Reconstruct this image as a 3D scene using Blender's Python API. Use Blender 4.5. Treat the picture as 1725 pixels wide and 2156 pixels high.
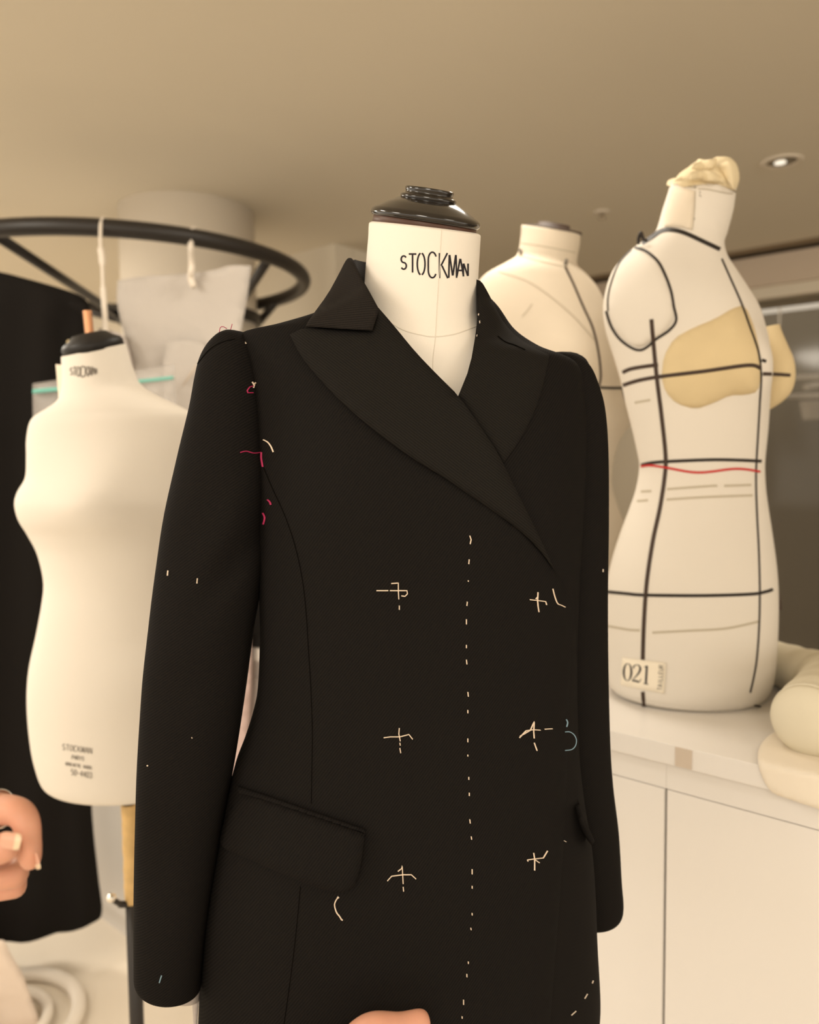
import bpy, bmesh, math, random
import numpy as np
from mathutils import Vector, Matrix, geometry
from mathutils.bvhtree import BVHTree

random.seed(7)
for o in list(bpy.data.objects):
    bpy.data.objects.remove(o)
SC = bpy.context.scene
COL = SC.collection

# ------------------------------------------------------------------ camera
W, H, F = 1725.0, 2156.0, 1650.0
CX, CY = W / 2, H / 2
CAMZ = 1.48
pitch = math.atan((CY - 960) / F)
roll = math.atan(0.0125)
FW = Vector((0, math.cos(pitch), -math.sin(pitch)))
R0 = Vector((1, 0, 0))
U0 = Vector((0, math.sin(pitch), math.cos(pitch)))
RV = R0 * math.cos(roll) - U0 * math.sin(roll)
UV = R0 * math.sin(roll) + U0 * math.cos(roll)
CAM = Vector((0, 0, CAMZ))
cd = bpy.data.cameras.new('camera')
cam = bpy.data.objects.new('camera', cd)
COL.objects.link(cam)
cd.sensor_fit = 'HORIZONTAL'
cd.sensor_width = 36
cd.lens = 36 * F / W
cd.clip_start = 0.02
cd.dof.use_dof = True
cd.dof.focus_distance = 0.80
cd.dof.aperture_fstop = 4.6
m = Matrix((RV, UV, -FW)).transposed().to_4x4()
m.translation = CAM
cam.matrix_world = m
SC.camera = cam

# ------------------------------------------------------------------ light and exposure
SC.view_settings.view_transform = 'Standard'
SC.view_settings.look = 'None'
SC.view_settings.exposure = 0.16
SC.view_settings.gamma = 1.0
SC.view_settings.use_curve_mapping = False
world = bpy.data.worlds.new('room_ambient')
SC.world = world
world.use_nodes = True
bg = world.node_tree.nodes['Background']
bg.inputs[0].default_value = (1.0, 0.885, 0.735, 1)
bg.inputs[1].default_value = 1.5


def area(name, loc, target, size, power, color=(1.0, 0.915, 0.79), spread=180):
    l = bpy.data.lights.new(name, 'AREA')
    l.shape = 'DISK'
    l.size = size
    l.energy = power
    l.color = color
    l.spread = math.radians(spread)
    o = bpy.data.objects.new(name, l)
    o.location = loc
    o.rotation_euler = (Vector(target) - Vector(loc)).to_track_quat('-Z', 'Y').to_euler()
    COL.objects.link(o)
    return o


# room ceiling lamps beside and behind the camera, then three added fill lights
area('ceiling_lamp_or_fill', (-2.2, -0.3, 2.42), (-0.9, 1.6, 0.7), 0.9, 23)
area('ceiling_lamp_or_fill', (1.9, -0.6, 2.42), (0.8, 1.3, 0.7), 0.9, 11)
area('ceiling_lamp_or_fill', (-0.2, -1.6, 2.42), (0.0, 0.8, 1.0), 0.9, 30)
area('ceiling_lamp_or_fill', (-1.7, 1.1, 2.42), (-1.4, 1.7, 0.2), 0.5, 15)  # added fill, brightens the floor and cupboards at lower left
area('ceiling_lamp_or_fill', (-2.3, 2.7, 2.42), (-2.3, 2.701, 0.0), 0.5, 36)  # added fill at the back left, reaches the cupboards behind the black garment
area('ceiling_lamp_or_fill', (0.2, 1.75, 2.42), (0.2, 1.751, 0.0), 0.4, 8)  # added fill between coat and middle form, lifts the area behind them


# ------------------------------------------------------------------ projection helpers
def ray(px, py):
    return FW + RV * ((px - CX) / F) - UV * ((py - CY) / F)


def at(px, py, Y):
    d = ray(px, py)
    return CAM + d * (Y / d.y)


def onplane(px, py, z):
    d = ray(px, py)
    return CAM + d * ((z - CAMZ) / d.z)


def proj(P):
    d = Vector(P) - CAM
    k = d.dot(FW)
    return CX + F * d.dot(RV) / k, CY - F * d.dot(UV) / k


# ------------------------------------------------------------------ object helpers
def link(name, me, mat=None, parent=None):
    o = bpy.data.objects.new(name, me)
    COL.objects.link(o)
    if mat:
        me.materials.append(mat)
    if parent:
        o.parent = parent
        w = Vector((0, 0, 0))
        q = parent
        while q:
            w += q.location
            q = q.parent
        o.location = -w
    return o


def obj(name, verts, faces, mat, parent=None, smooth=True):
    me = bpy.data.meshes.new(name)
    me.from_pydata([tuple(v) for v in verts], [], faces)
    bm = bmesh.new()
    bm.from_mesh(me)
    bmesh.ops.recalc_face_normals(bm, faces=bm.faces)
    bm.to_mesh(me)
    bm.free()
    if smooth:
        me.polygons.foreach_set('use_smooth', [True] * len(me.polygons))
    me.update()
    return link(name, me, mat, parent)


def bmobj(name, bm, mat, parent=None, smooth=False):
    me = bpy.data.meshes.new(name)
    bmesh.ops.recalc_face_normals(bm, faces=bm.faces)
    bm.to_mesh(me)
    bm.free()
    if smooth:
        me.polygons.foreach_set('use_smooth', [True] * len(me.polygons))
    return link(name, me, mat, parent)


def thing(name, label, cat, loc=(0, 0, 0), group=None):
    o = bpy.data.objects.new(name, None)
    COL.objects.link(o)
    o.location = loc
    o.empty_display_size = 0.05
    return tag(o, label, cat, group)


def tag(o, label, cat, group=None):
    o['label'] = label
    o['category'] = cat
    if group:
        o['group'] = group
    return o


def structure(o):
    o['kind'] = 'structure'
    return o


# ------------------------------------------------------------------ materials
def mat(name, col, rough=0.6, spec=0.4, metal=0.0, bump=None, var=None, sheen=0.0, emit=None, sss=None, trans=0.0, alpha=1.0, coat=0.0):
    """bump = (scale, strength, distance); var = (scale, amount)"""
    M = bpy.data.materials.new(name)
    M.use_nodes = True
    nt = M.node_tree
    b = nt.nodes['Principled BSDF']
    b.inputs['Base Color'].default_value = (*col, 1)
    b.inputs['Roughness'].default_value = rough
    b.inputs['Specular IOR Level'].default_value = spec
    b.inputs['Metallic'].default_value = metal
    b.inputs['Transmission Weight'].default_value = trans
    b.inputs['Alpha'].default_value = alpha
    b.inputs['Coat Weight'].default_value = coat
    if sheen:
        b.inputs['Sheen Weight'].default_value = sheen
        b.inputs['Sheen Roughness'].default_value = 0.6
    if emit:
        b.inputs['Emission Color'].default_value = (*emit[0], 1)
        b.inputs['Emission Strength'].default_value = emit[1]
    if sss:
        b.inputs['Subsurface Weight'].default_value = sss
        b.inputs['Subsurface Radius'].default_value = (0.010, 0.004, 0.002)
        b.inputs['Subsurface Scale'].default_value = 0.6
    tc = nt.nodes.new('ShaderNodeTexCoord')
    if var:
        n = nt.nodes.new('ShaderNodeTexNoise')
        n.inputs['Scale'].default_value = var[0]
        n.inputs['Detail'].default_value = 6
        nt.links.new(tc.outputs['Object'], n.inputs['Vector'])
        mx = nt.nodes.new('ShaderNodeMix')
        mx.data_type = 'RGBA'
        c2 = [c * (1 - var[1]) for c in col]
        c1 = [min(1, c * (1 + var[1] * 0.5)) for c in col]
        mx.inputs[6].default_value = (*c2, 1)
        mx.inputs[7].default_value = (*c1, 1)
        nt.links.new(n.outputs['Fac'], mx.inputs[0])
        nt.links.new(mx.outputs[2], b.inputs['Base Color'])
    if bump:
        n = nt.nodes.new('ShaderNodeTexNoise')
        n.inputs['Scale'].default_value = bump[0]
        n.inputs['Detail'].default_value = 4
        nt.links.new(tc.outputs['Object'], n.inputs['Vector'])
        bp = nt.nodes.new('ShaderNodeBump')
        bp.inputs['Strength'].default_value = bump[1]
        bp.inputs['Distance'].default_value = bump[2]
        nt.links.new(n.outputs['Fac'], bp.inputs['Height'])
        nt.links.new(bp.outputs['Normal'], b.inputs['Normal'])
    return M


def twill(name, ang, col=(0.0052, 0.0046, 0.0041), col2=(0.0165, 0.0142, 0.0126), scale=125):
    """black wool twill: fine diagonal ribs running at ang degrees in the x-z plane"""
    M = bpy.data.materials.new(name)
    M.use_nodes = True
    nt = M.node_tree
    b = nt.nodes['Principled BSDF']
    b.inputs['Roughness'].default_value = 0.85
    b.inputs['Specular IOR Level'].default_value = 0.05
    tc = nt.nodes.new('ShaderNodeTexCoord')
    mp = nt.nodes.new('ShaderNodeMapping')
    mp.inputs['Rotation'].default_value = (0, math.radians(ang), 0)
    nt.links.new(tc.outputs['Object'], mp.inputs['Vector'])
    w = nt.nodes.new('ShaderNodeTexWave')
    w.wave_type = 'BANDS'
    w.bands_direction = 'Z'
    w.inputs['Scale'].default_value = scale
    w.inputs['Distortion'].default_value = 0.6
    w.inputs['Detail'].default_value = 2
    w.inputs['Detail Scale'].default_value = 3
    nt.links.new(mp.outputs['Vector'], w.inputs['Vector'])
    n = nt.nodes.new('ShaderNodeTexNoise')
    n.inputs['Scale'].default_value = 900
    nt.links.new(tc.outputs['Object'], n.inputs['Vector'])
    ad = nt.nodes.new('ShaderNodeMath')
    ad.operation = 'MULTIPLY_ADD'
    ad.inputs[1].default_value = 0.5
    nt.links.new(n.outputs['Fac'], ad.inputs[0])
    sc = nt.nodes.new('ShaderNodeMath')
    sc.operation = 'MULTIPLY'
    sc.inputs[1].default_value = 0.5
    nt.links.new(w.outputs['Fac'], sc.inputs[0])
    nt.links.new(sc.outputs[0], ad.inputs[2])
    mx = nt.nodes.new('ShaderNodeMix')
    mx.data_type = 'RGBA'
    mx.inputs[6].default_value = (*col, 1)
    mx.inputs[7].default_value = (*col2, 1)
    nt.links.new(ad.outputs[0], mx.inputs[0])
    nt.links.new(mx.outputs[2], b.inputs['Base Color'])
    bp = nt.nodes.new('ShaderNodeBump')
    bp.inputs['Strength'].default_value = 0.35
    bp.inputs['Distance'].default_value = 0.0004
    nt.links.new(ad.outputs[0], bp.inputs['Height'])
    nt.links.new(bp.outputs['Normal'], b.inputs['Normal'])
    return M


M_WALL = mat('painted_wall', (0.66, 0.595, 0.485), 0.9, 0.1, bump=(60, 0.05, 0.001), var=(1.2, 0.04))
M_CEIL = mat('painted_ceiling', (0.70, 0.635, 0.52), 0.9, 0.1, bump=(40, 0.04, 0.001), var=(0.8, 0.04))
M_FLOOR = mat('pale_floor', (0.78, 0.70, 0.585), 0.35, 0.4, var=(3, 0.08))
M_BEAM = mat('pinkish_beam', (0.55, 0.455, 0.36), 0.8, 0.2)
M_GAP = mat('dark_gap', (0.34, 0.27, 0.19), 0.9, 0.1)
M_COLUMN = mat('column_paint', (0.70, 0.625, 0.52), 0.85, 0.15, var=(2, 0.04))
M_LAM = mat('white_laminate', (0.80, 0.765, 0.725), 0.35, 0.4, var=(2, 0.02))
M_CARC = mat('cabinet_carcass', (0.74, 0.67, 0.60), 0.5, 0.3)
M_LINEN = mat('cream_linen', (0.87, 0.81, 0.715), 0.85, 0.15, bump=(700, 0.25, 0.0006), var=(6, 0.05))
M_LINEN2 = mat('aged_linen', (0.74, 0.65, 0.525), 0.9, 0.12, bump=(500, 0.3, 0.0008), var=(9, 0.10))
M_LINEN3 = mat('pale_linen', (0.74, 0.685, 0.605), 0.85, 0.15, bump=(600, 0.25, 0.0006), var=(5, 0.05))
M_ARM = mat('stuffed_arm_cotton', (0.75, 0.69, 0.545), 0.9, 0.1, bump=(90, 0.3, 0.002), var=(8, 0.06))
M_FLAP = mat('cotton_flap', (0.84, 0.76, 0.64), 0.9, 0.1, bump=(60, 0.3, 0.002), var=(12, 0.05))
M_FOAM = mat('yellow_foam', (0.68, 0.545, 0.325), 0.9, 0.1, bump=(250, 0.3, 0.001), var=(20, 0.08))
M_WRAP = mat('yellowed_wrap', (0.78, 0.66, 0.44), 0.9, 0.1, bump=(40, 0.6, 0.004), var=(25, 0.15))
M_TAPE = mat('black_tape', (0.022, 0.016, 0.012), 0.6, 0.3)
M_TAPEB = mat('brown_black_tape', (0.05, 0.030, 0.020), 0.6, 0.3)
M_RED = mat('red_thread', (0.55, 0.02, 0.02), 0.6, 0.3)
M_PENCIL = mat('pencil_mark', (0.50, 0.44, 0.34), 0.9, 0.05)
M_FAINT = mat('linen_seam', (0.75, 0.685, 0.585), 0.9, 0.05)
M_INK = mat('printed_ink', (0.03, 0.026, 0.03), 0.7, 0.1)
M_INKF = mat('faded_ink', (0.20, 0.175, 0.15), 0.8, 0.05)
M_LABEL = mat('paper_label', (0.84, 0.76, 0.62), 0.8, 0.2)
M_LACQ = mat('black_lacquer', (0.012, 0.009, 0.007), 0.16, 0.5, coat=0.4)
M_LACQM = mat('black_matte', (0.012, 0.010, 0.009), 0.5, 0.3)
M_WOOD = mat('dark_wood', (0.085, 0.036, 0.02), 0.45, 0.4, var=(60, 0.5))
M_CORK = mat('ochre_wood', (0.70, 0.47, 0.20), 0.5, 0.4, var=(45, 0.35))
M_COPPER = mat('copper_thread', (0.62, 0.30, 0.15), 0.4, 0.5, metal=0.6)
M_STEEL = mat('steel', (0.75, 0.68, 0.58), 0.25, 0.5, metal=1.0)
M_SILVER = mat('silver', (0.85, 0.80, 0.72), 0.16, 0.5, metal=1.0)
M_BLKMET = mat('black_metal', (0.020, 0.016, 0.013), 0.45, 0.4)
M_BLKCLO = mat('black_cloth', (0.010, 0.0085, 0.0075), 0.95, 0.08, bump=(300, 0.3, 0.001))
M_STRING = mat('white_string', (0.78, 0.70, 0.60), 0.9, 0.1)
M_PAPER = mat('pattern_paper', (0.52, 0.475, 0.43), 0.85, 0.15, bump=(14, 0.6, 0.01), var=(10, 0.07))
M_PAPERG = mat('grey_paper', (0.52, 0.46, 0.42), 0.85, 0.15, bump=(14, 0.6, 0.01))
M_TEAL = mat('teal_zip', (0.16, 0.48, 0.40), 0.4, 0.4)
M_PLASTIC = mat('clear_bag', (0.62, 0.58, 0.54), 0.25, 0.5, bump=(30, 0.5, 0.01), alpha=0.35)
M_LILAC = mat('lilac_cloth', (0.62, 0.47, 0.44), 0.9, 0.1, bump=(20, 0.3, 0.005))
M_GREY = mat('grey_label', (0.60, 0.51, 0.42), 0.7, 0.2)
M_SKIN = mat('skin', (0.70, 0.355, 0.24), 0.48, 0.35, bump=(260, 0.25, 0.0006), var=(45, 0.16), sss=0.25)
M_NAIL = mat('nail', (0.74, 0.41, 0.29), 0.22, 0.5, coat=0.3)
M_NAILT = mat('nail_tip', (0.80, 0.63, 0.43), 0.3, 0.5)
M_COVER = mat('pale_cover', (0.74, 0.62, 0.52), 0.35, 0.4, bump=(16, 0.5, 0.008))
M_WHITE = mat('white_paint', (0.82, 0.75, 0.66), 0.4, 0.4)
M_THREAD = mat('white_thread', (0.78, 0.64, 0.50), 0.8, 0.2)
M_PINK = mat('pink_thread', (0.40, 0.022, 0.09), 0.7, 0.3)
M_BLUE = mat('blue_thread', (0.22, 0.34, 0.42), 0.7, 0.3)
M_TW = twill('wool_twill', 52)
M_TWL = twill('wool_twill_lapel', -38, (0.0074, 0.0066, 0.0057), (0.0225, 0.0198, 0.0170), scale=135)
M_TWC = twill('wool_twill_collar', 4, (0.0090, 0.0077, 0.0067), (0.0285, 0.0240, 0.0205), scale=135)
M_TWS = twill('wool_twill_sleeve', 34)
M_SEAM = mat('sunk_seam', (0.0055, 0.0047, 0.004), 1.0, 0.0)
M_GLASS = bpy.data.materials.new('smoked_glass')
M_GLASS.use_nodes = True
_nt = M_GLASS.node_tree
_nt.nodes.remove(_nt.nodes['Principled BSDF'])
_o = _nt.nodes['Material Output']
_t = _nt.nodes.new('ShaderNodeBsdfTransparent')
_t.inputs[0].default_value = (0.62, 0.61, 0.59, 1)
_g = _nt.nodes.new('ShaderNodeBsdfGlossy')
_g.inputs['Roughness'].default_value = 0.08
_g.inputs['Color'].default_value = (0.9, 0.9, 0.9, 1)
_mx = _nt.nodes.new('ShaderNodeMixShader')
_mx.inputs[0].default_value = 0.014
_nt.links.new(_t.outputs[0], _mx.inputs[1])
_nt.links.new(_g.outputs[0], _mx.inputs[2])
_nt.links.new(_mx.outputs[0], _o.inputs[0])


# ------------------------------------------------------------------ shape helpers
def cr(p0, p1, p2, p3, t):
    return 0.5 * ((2 * p1) + (-p0 + p2) * t + (2 * p0 - 5 * p1 + 4 * p2 - p3) * t * t + (-p0 + 3 * p1 - 3 * p2 + p3) * t ** 3)


def smooth_rows(rows, sub):
    out = []
    n = len(rows)
    for i in range(n - 1):
        a, b, c, d = rows[max(i - 1, 0)], rows[i], rows[i + 1], rows[min(i + 2, n - 1)]
        for s in range(sub):
            out.append([cr(a[k], b[k], c[k], d[k], s / sub) for k in range(len(b))])
    out.append(list(rows[-1]))
    return out


def loft(rows, sub=5, n=64, dY=0.0, skew=0.0, caps=(True, True), fn=None, expo=2.0):
    """rows: (xL, yL, xR, yR, Y, ratio, tilt_deg): ellipse rings with real depth"""
    R = smooth_rows([tuple(r) + (0,) * (7 - len(r)) for r in rows], sub)
    V, Fc = [], []
    for i, (xl, yl, xr, yr, Y, k, tl) in enumerate(R):
        Lp, Rp = at(xl, yl, Y - dY), at(xr, yr, Y + dY)
        c = (Lp + Rp) / 2
        u = (Rp - Lp) / 2
        b = u.length * k
        tr = math.radians(tl)
        v = Vector((-skew * b, b * math.cos(tr), b * math.sin(tr)))
        for j in range(n):
            th = 2 * math.pi * j / n
            ct, st = math.cos(th), math.sin(th)
            e = 2.0 / expo
            ct = math.copysign(abs(ct) ** e, ct)
            st = math.copysign(abs(st) ** e, st)
            p = c + u * ct + v * st
            if fn:
                p = fn(p, c, th, i / (len(R) - 1), u, v)
            V.append(p)
    m_ = len(R)
    for i in range(m_ - 1):
        for j in range(n):
            Fc.append((i * n + j, i * n + (j + 1) % n, (i + 1) * n + (j + 1) % n, (i + 1) * n + j))
    if caps[0]:
        Fc.append(tuple(range(n)))
    if caps[1]:
        Fc.append(tuple(range((m_ - 1) * n, m_ * n)))
    return V, Fc


def bvh_of(V, Fc):
    return BVHTree.FromPolygons([tuple(v) for v in V], [f for f in Fc if len(f) <= 4], all_triangles=False)


def cast(px, py, bv):
    d = ray(px, py).normalized()
    h = bv.ray_cast(CAM, d)
    if h[0] is None:
        return None
    nn = h[1]
    if nn.dot(d) > 0:
        nn = -nn
    return h[0], nn


def lathe(prof, origin, axis, n=48, caps=True):
    """prof: list of (radius, height along axis)"""
    z = Vector(axis).normalized()
    x = z.orthogonal().normalized()
    y = z.cross(x)
    V, Fc = [], []
    for r, h in prof:
        for j in range(n):
            t = 2 * math.pi * j / n
            V.append(Vector(origin) + z * h + x * (r * math.cos(t)) + y * (r * math.sin(t)))
    for i in range(len(prof) - 1):
        for j in range(n):
            Fc.append((i * n + j, i * n + (j + 1) % n, (i + 1) * n + (j + 1) % n, (i + 1) * n + j))
    if caps:
        Fc.append(tuple(range(n)))
        Fc.append(tuple(range((len(prof) - 1) * n, len(prof) * n)))
    return V, Fc


def tube(pts, rad, n=8, closed=False, caps=True):
    pts = [Vector(p) for p in pts]
    m_ = len(pts)
    rr = rad if isinstance(rad, (list, tuple)) else [rad] * m_
    V, Fc = [], []
    ref = None
    for i, p in enumerate(pts):
        a = pts[(i - 1) % m_] if (closed or i > 0) else p
        b = pts[(i + 1) % m_] if (closed or i < m_ - 1) else p
        t = (b - a).normalized()
        if ref is None:
            ref = t.orthogonal().normalized()
        ref = (ref - t * ref.dot(t)).normalized()
        s = t.cross(ref)
        for j in range(n):
            g = 2 * math.pi * j / n
            V.append(p + (ref * math.cos(g) + s * math.sin(g)) * rr[i])
    for i in range(m_ if closed else m_ - 1):
        for j in range(n):
            i2 = (i + 1) % m_
            Fc.append((i * n + j, i * n + (j + 1) % n, i2 * n + (j + 1) % n, i2 * n + j))
    if caps and not closed:
        Fc.append(tuple(range(n)))
        Fc.append(tuple(range((m_ - 1) * n, m_ * n)))
    return V, Fc


def spline(pts, sub=6):
    return [Vector(q) for q in smooth_rows([tuple(p) for p in pts], sub)]


def join(*vf):
    V, Fc = [], []
    for v, f in vf:
        o = len(V)
        V += list(v)
        Fc += [tuple(i + o for i in q) for q in f]
    return V, Fc


def box(c, ax, ay, az, bev=0.0):
    """box with half-axes given as vectors"""
    bm = bmesh.new()
    vs = []
    for sx in (-1, 1):
        for sy in (-1, 1):
            for sz in (-1, 1):
                vs.append(bm.verts.new(Vector(c) + ax * sx + ay * sy + az * sz))
    for q in ((0, 1, 3, 2), (4, 6, 7, 5), (0, 4, 5, 1), (2, 3, 7, 6), (0, 2, 6, 4), (1, 5, 7, 3)):
        bm.faces.new([vs[i] for i in q])
    if bev:
        bmesh.ops.bevel(bm, geom=list(bm.edges), offset=bev, segments=2, profile=0.7, affect='EDGES')
    return bm


def resample(pts, step):
    out = [Vector(pts[0][:2])]
    for a, b in zip(pts[:-1], pts[1:]):
        a2, b2 = Vector(a[:2]), Vector(b[:2])
        k = max(1, int((b2 - a2).length / step))
        for i in range(1, k + 1):
            out.append(a2.lerp(b2, i / k))
    return out


def smooth2(pts, sub=6):
    return [tuple(q) for q in smooth_rows([tuple(p) for p in pts], sub)]


def ribbon(strokes, width, bv, h=0.0006, lift=0.0003, step=4.0):
    V, Fc = [], []
    for st in strokes:
        pts = resample(st, step)
        if len(pts) < 2:
            continue
        prev = None
        first = True
        for i, p in enumerate(pts):
            t = pts[min(i + 1, len(pts) - 1)] - pts[max(i - 1, 0)]
            t = t.normalized() if t.length > 1e-6 else Vector((1, 0))
            nrm = Vector((-t.y, t.x))
            row = []
            for k, hh in ((-1.0, 0.0), (-0.55, h), (0.55, h), (1.0, 0.0)):
                q = p + nrm * (width / 2 * k)
                c = cast(q.x, q.y, bv) or cast(p.x, p.y, bv)
                if c is not None and prev is not None and abs(c[0].y - prev[0].y) > 0.03 and k != -1.0:
                    c = None
                if c is None and prev is not None:
                    c = (at(q.x, q.y, prev[0].y), prev[1])
                if c is None:
                    row = None
                    break
                prev = c
                row.append(c[0] + c[1] * (lift + hh))
            if row is None:
                first = True
                continue
            s = len(V)
            V += row
            if not first:
                for j in range(3):
                    Fc.append((s - 4 + j, s - 3 + j, s + 1 + j, s + j))
            first = False
    return V, Fc


def seg_dist(p, a, b):
    ab = b - a
    L = ab.length_squared
    t = 0 if L == 0 else max(0, min(1, (p - a).dot(ab) / L))
    return (p - (a + ab * t)).length


def inside(p, poly):
    r = False
    j = len(poly) - 1
    for i in range(len(poly)):
        a, b = poly[i], poly[j]
        if (a[1] > p[1]) != (b[1] > p[1]) and p[0] < (b[0] - a[0]) * (p[1] - a[1]) / (b[1] - a[1]) + a[0]:
            r = not r
        j = i
    return r


def panel(poly, depth, thick=0.004, rnd=6.0, step=14.0, soft=()):
    """cloth or paper piece: outline in the view, each point set at its own depth; rounded rim, real thickness.
    depth(x, y) -> Y.  poly points smoothed except the corners (3-tuples)"""
    P = []
    n = len(poly)
    for i in range(n):                       # Chaikin-like smoothing of the plain points
        a, b, c = Vector(poly[i - 1][:2]), Vector(poly[i][:2]), Vector(poly[(i + 1) % n][:2])
        if len(poly[i]) == 3:
            P.append(b)
        else:
            P.append(b.lerp(a, 0.22))
            P.append(b * 0.76 + (a + c) * 0.12)
            P.append(b.lerp(c, 0.22))
    ring = resample(P + [P[0]], step * 0.6)[:-1]
    xs = [p.x for p in ring]
    ys = [p.y for p in ring]
    pts = list(ring)
    y = min(ys) + step * 0.5
    row = 0
    while y < max(ys):
        x = min(xs) + (step * 0.5 if row % 2 else 0)
        while x < max(xs):
            q = Vector((x, y))
            if inside(q, ring) and min(seg_dist(q, ring[i - 1], ring[i]) for i in range(len(ring))) > step * 0.45:
                pts.append(q)
            x += step
        y += step * 0.87
        row += 1
    # inner row for the rounded rim
    nr = len(ring)
    area2 = sum(ring[i - 1].x * ring[i].y - ring[i].x * ring[i - 1].y for i in range(nr))
    edges = [(i, (i + 1) % nr) for i in range(nr)]
    res = geometry.delaunay_2d_cdt(pts, edges, [], 1, 1e-5)
    v2, fs = res[0], res[2]
    nv = len(v2)
    V, Fc = [], []
    for q in v2:
        Y = depth(q.x, q.y)
        d = min(seg_dist(q, ring[i - 1], ring[i]) for i in range(nr))
        e = max(0.0, 1 - d / rnd) if rnd > 0 else 0
        V.append(at(q.x, q.y, Y + thick * 0.55 * e * e))
    for q in v2:
        V.append(at(q.x, q.y, depth(q.x, q.y) + thick))
    cnt = {}
    for f in fs:
        Fc.append(tuple(f))
        Fc.append(tuple(i + nv for i in reversed(f)))
        for i in range(len(f)):
            e = (f[i], f[(i + 1) % len(f)])
            k = tuple(sorted(e))
            cnt.setdefault(k, []).append(e)
    for k, es in cnt.items():
        if len(es) == 1:
            a, b = es[0]
            Fc.append((b, a, a + nv, b + nv))
    return V, Fc


def idw(ctrl):
    def f(x, y):
        sw = sv = 0
        for cx_, cy_, d in ctrl:
            w = 1 / (((x - cx_) ** 2 + (y - cy_) ** 2) + 40) ** 1.5
            sw += w
            sv += w * d
        return sv / sw
    return f


def on_surface(bv, lift, fallback=0.83):
    """depth function lying on a surface, lift metres in front of it"""
    def f(x, y):
        c = cast(x, y, bv)
        if c is None:
            return fallback(x, y) if callable(fallback) else fallback
        L = lift(x, y) if callable(lift) else lift
        return c[0].y - L
    return f


# stroke letters in a unit box (x right, y down)
def arc(cx_, cy_, rx, ry, a0, a1, n=12):
    return [(cx_ + rx * math.cos(math.radians(a0 + (a1 - a0) * i / n)), cy_ + ry * math.sin(math.radians(a0 + (a1 - a0) * i / n))) for i in range(n + 1)]


GL = {
    'S': [arc(.5, .25, .42, .25, -30, -250, 10) + arc(.5, .75, .42, .25, -90, 150, 10)],
    'T': [[(0, 0), (1, 0)], [(.5, 0), (.5, 1)]],
    'O': [arc(.5, .5, .45, .5, -80, 80), arc(.5, .5, .45, .5, 100, 260)],
    'C': [arc(.5, .3, .45, .3, -25, -180, 8) + arc(.5, .7, .45, .3, 180, 30, 8)],
    'K': [[(.08, 0), (.08, 1)], [(.95, 0), (.25, .5)], [(.35, .5), (1, 1)]],
    'M': [[(.05, 1), (.12, 0)], [(.16, 0), (.5, .9)], [(.54, .9), (.86, 0)], [(.9, 0), (.97, 1)]],
    'A': [[(0, 1), (.48, 0)], [(.54, 0), (1, 1)], [(.25, .66), (.75, .66)]],
    'N': [[(.05, 1), (.05, 0)], [(.1, 0), (.9, 1)], [(.95, 1), (.95, 0)]],
    'P': [[(0, 1), (0, 0), (.6, 0)] + arc(.55, .26, .42, .26, -90, 90, 6) + [(0, .52)]],
    'R': [[(0, 1), (0, 0), (.6, 0)] + arc(.55, .26, .42, .26, -90, 90, 6) + [(0, .52)], [(.45, .52), (1, 1)]],
    'I': [[(.5, 0), (.5, 1)]],
    'L': [[(0, 0), (0, 1), (.9, 1)]],
    'E': [[(.9, 0), (0, 0), (0, 1), (.95, 1)], [(0, .5), (.7, .5)]],
    'U': [[(0, 0), (0, .65)] + arc(.5, .65, .5, .35, 180, 0, 8) + [(1, 0)]],
    'B': [[(0, .5), (0, 0), (.55, 0)] + arc(.55, .25, .38, .25, -90, 90, 6) + [(0, .5), (0, 1), (.55, 1)] + arc(.55, .75, .43, .25, 90, -90, 6)[0:]],
    'V': [[(0, 0), (.5, 1), (1, 0)]],
    'G': [arc(.5, .5, .45, .5, -35, -325, 14) + [(.95, .55), (.6, .55)]],
    'D': [[(0, 0), (0, 1), (.45, 1)] + arc(.45, .5, .5, .5, 90, -90, 10) + [(0, 0)]],
    '0': [arc(.5, .5, .45, .5, 0, 360, 16)],
    '3': [arc(.48, .25, .4, .25, 200, 430, 8) + arc(.48, .75, .45, .25, -70, 160, 8)],
    '4': [[(.75, 1), (.75, 0), (0, .68), (1, .68)]],
    '5': [[(.9, 0), (.15, 0), (.1, .42)] + arc(.5, .68, .42, .32, -120, 130, 9)],
    '6': [arc(.5, .68, .42, .32, 0, 360, 12), [(.8, 0), (.15, .5)]],
    '-': [[(.1, .5), (.9, .5)]],
    ' ': [],
}


def lettering(text, boxes):
    out = []
    for ch, mp in zip(text, boxes):
        for st in GL[ch]:
            out.append([mp(x, y) for x, y in st])
    return out


def line_boxes(text, o, ux, uy, gap=0.25):
    """o: top-left px; ux: px vector of one letter width; uy: px vector of letter height"""
    o, ux, uy = Vector(o), Vector(ux), Vector(uy)
    out = []
    for i in range(len(text)):
        b = o + ux * (i * (1 + gap))
        out.append(lambda x, y, b=b: tuple(b + ux * x + uy * y))
    return out


# ================================================================== ROOM
ZC, ZF = CAMZ + 1.0, 0.0
ZT = CAMZ - 0.45
dv = at(-1080, 960 - 0.0125 * (-1080 - CX), 1.0) - CAM
dv.z = 0
DV = dv.normalized()                       # runs along the counters, away to the left
NV = Vector((-DV.y, DV.x, 0))
if NV.y < 0:
    NV = -NV
ZV = Vector((0, 0, 1))
P0 = onplane(1450, 1576, ZT)               # a point of the counter's front edge


def cpt(s, t, z):
    p = P0 + DV * s + NV * t
    return Vector((p.x, p.y, z))


structure(bmobj('floor', box((0, 1.5, -0.03), Vector((6.5, 0, 0)), Vector((0, 6.5, 0)), Vector((0, 0, 0.03))), M_FLOOR))
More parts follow.
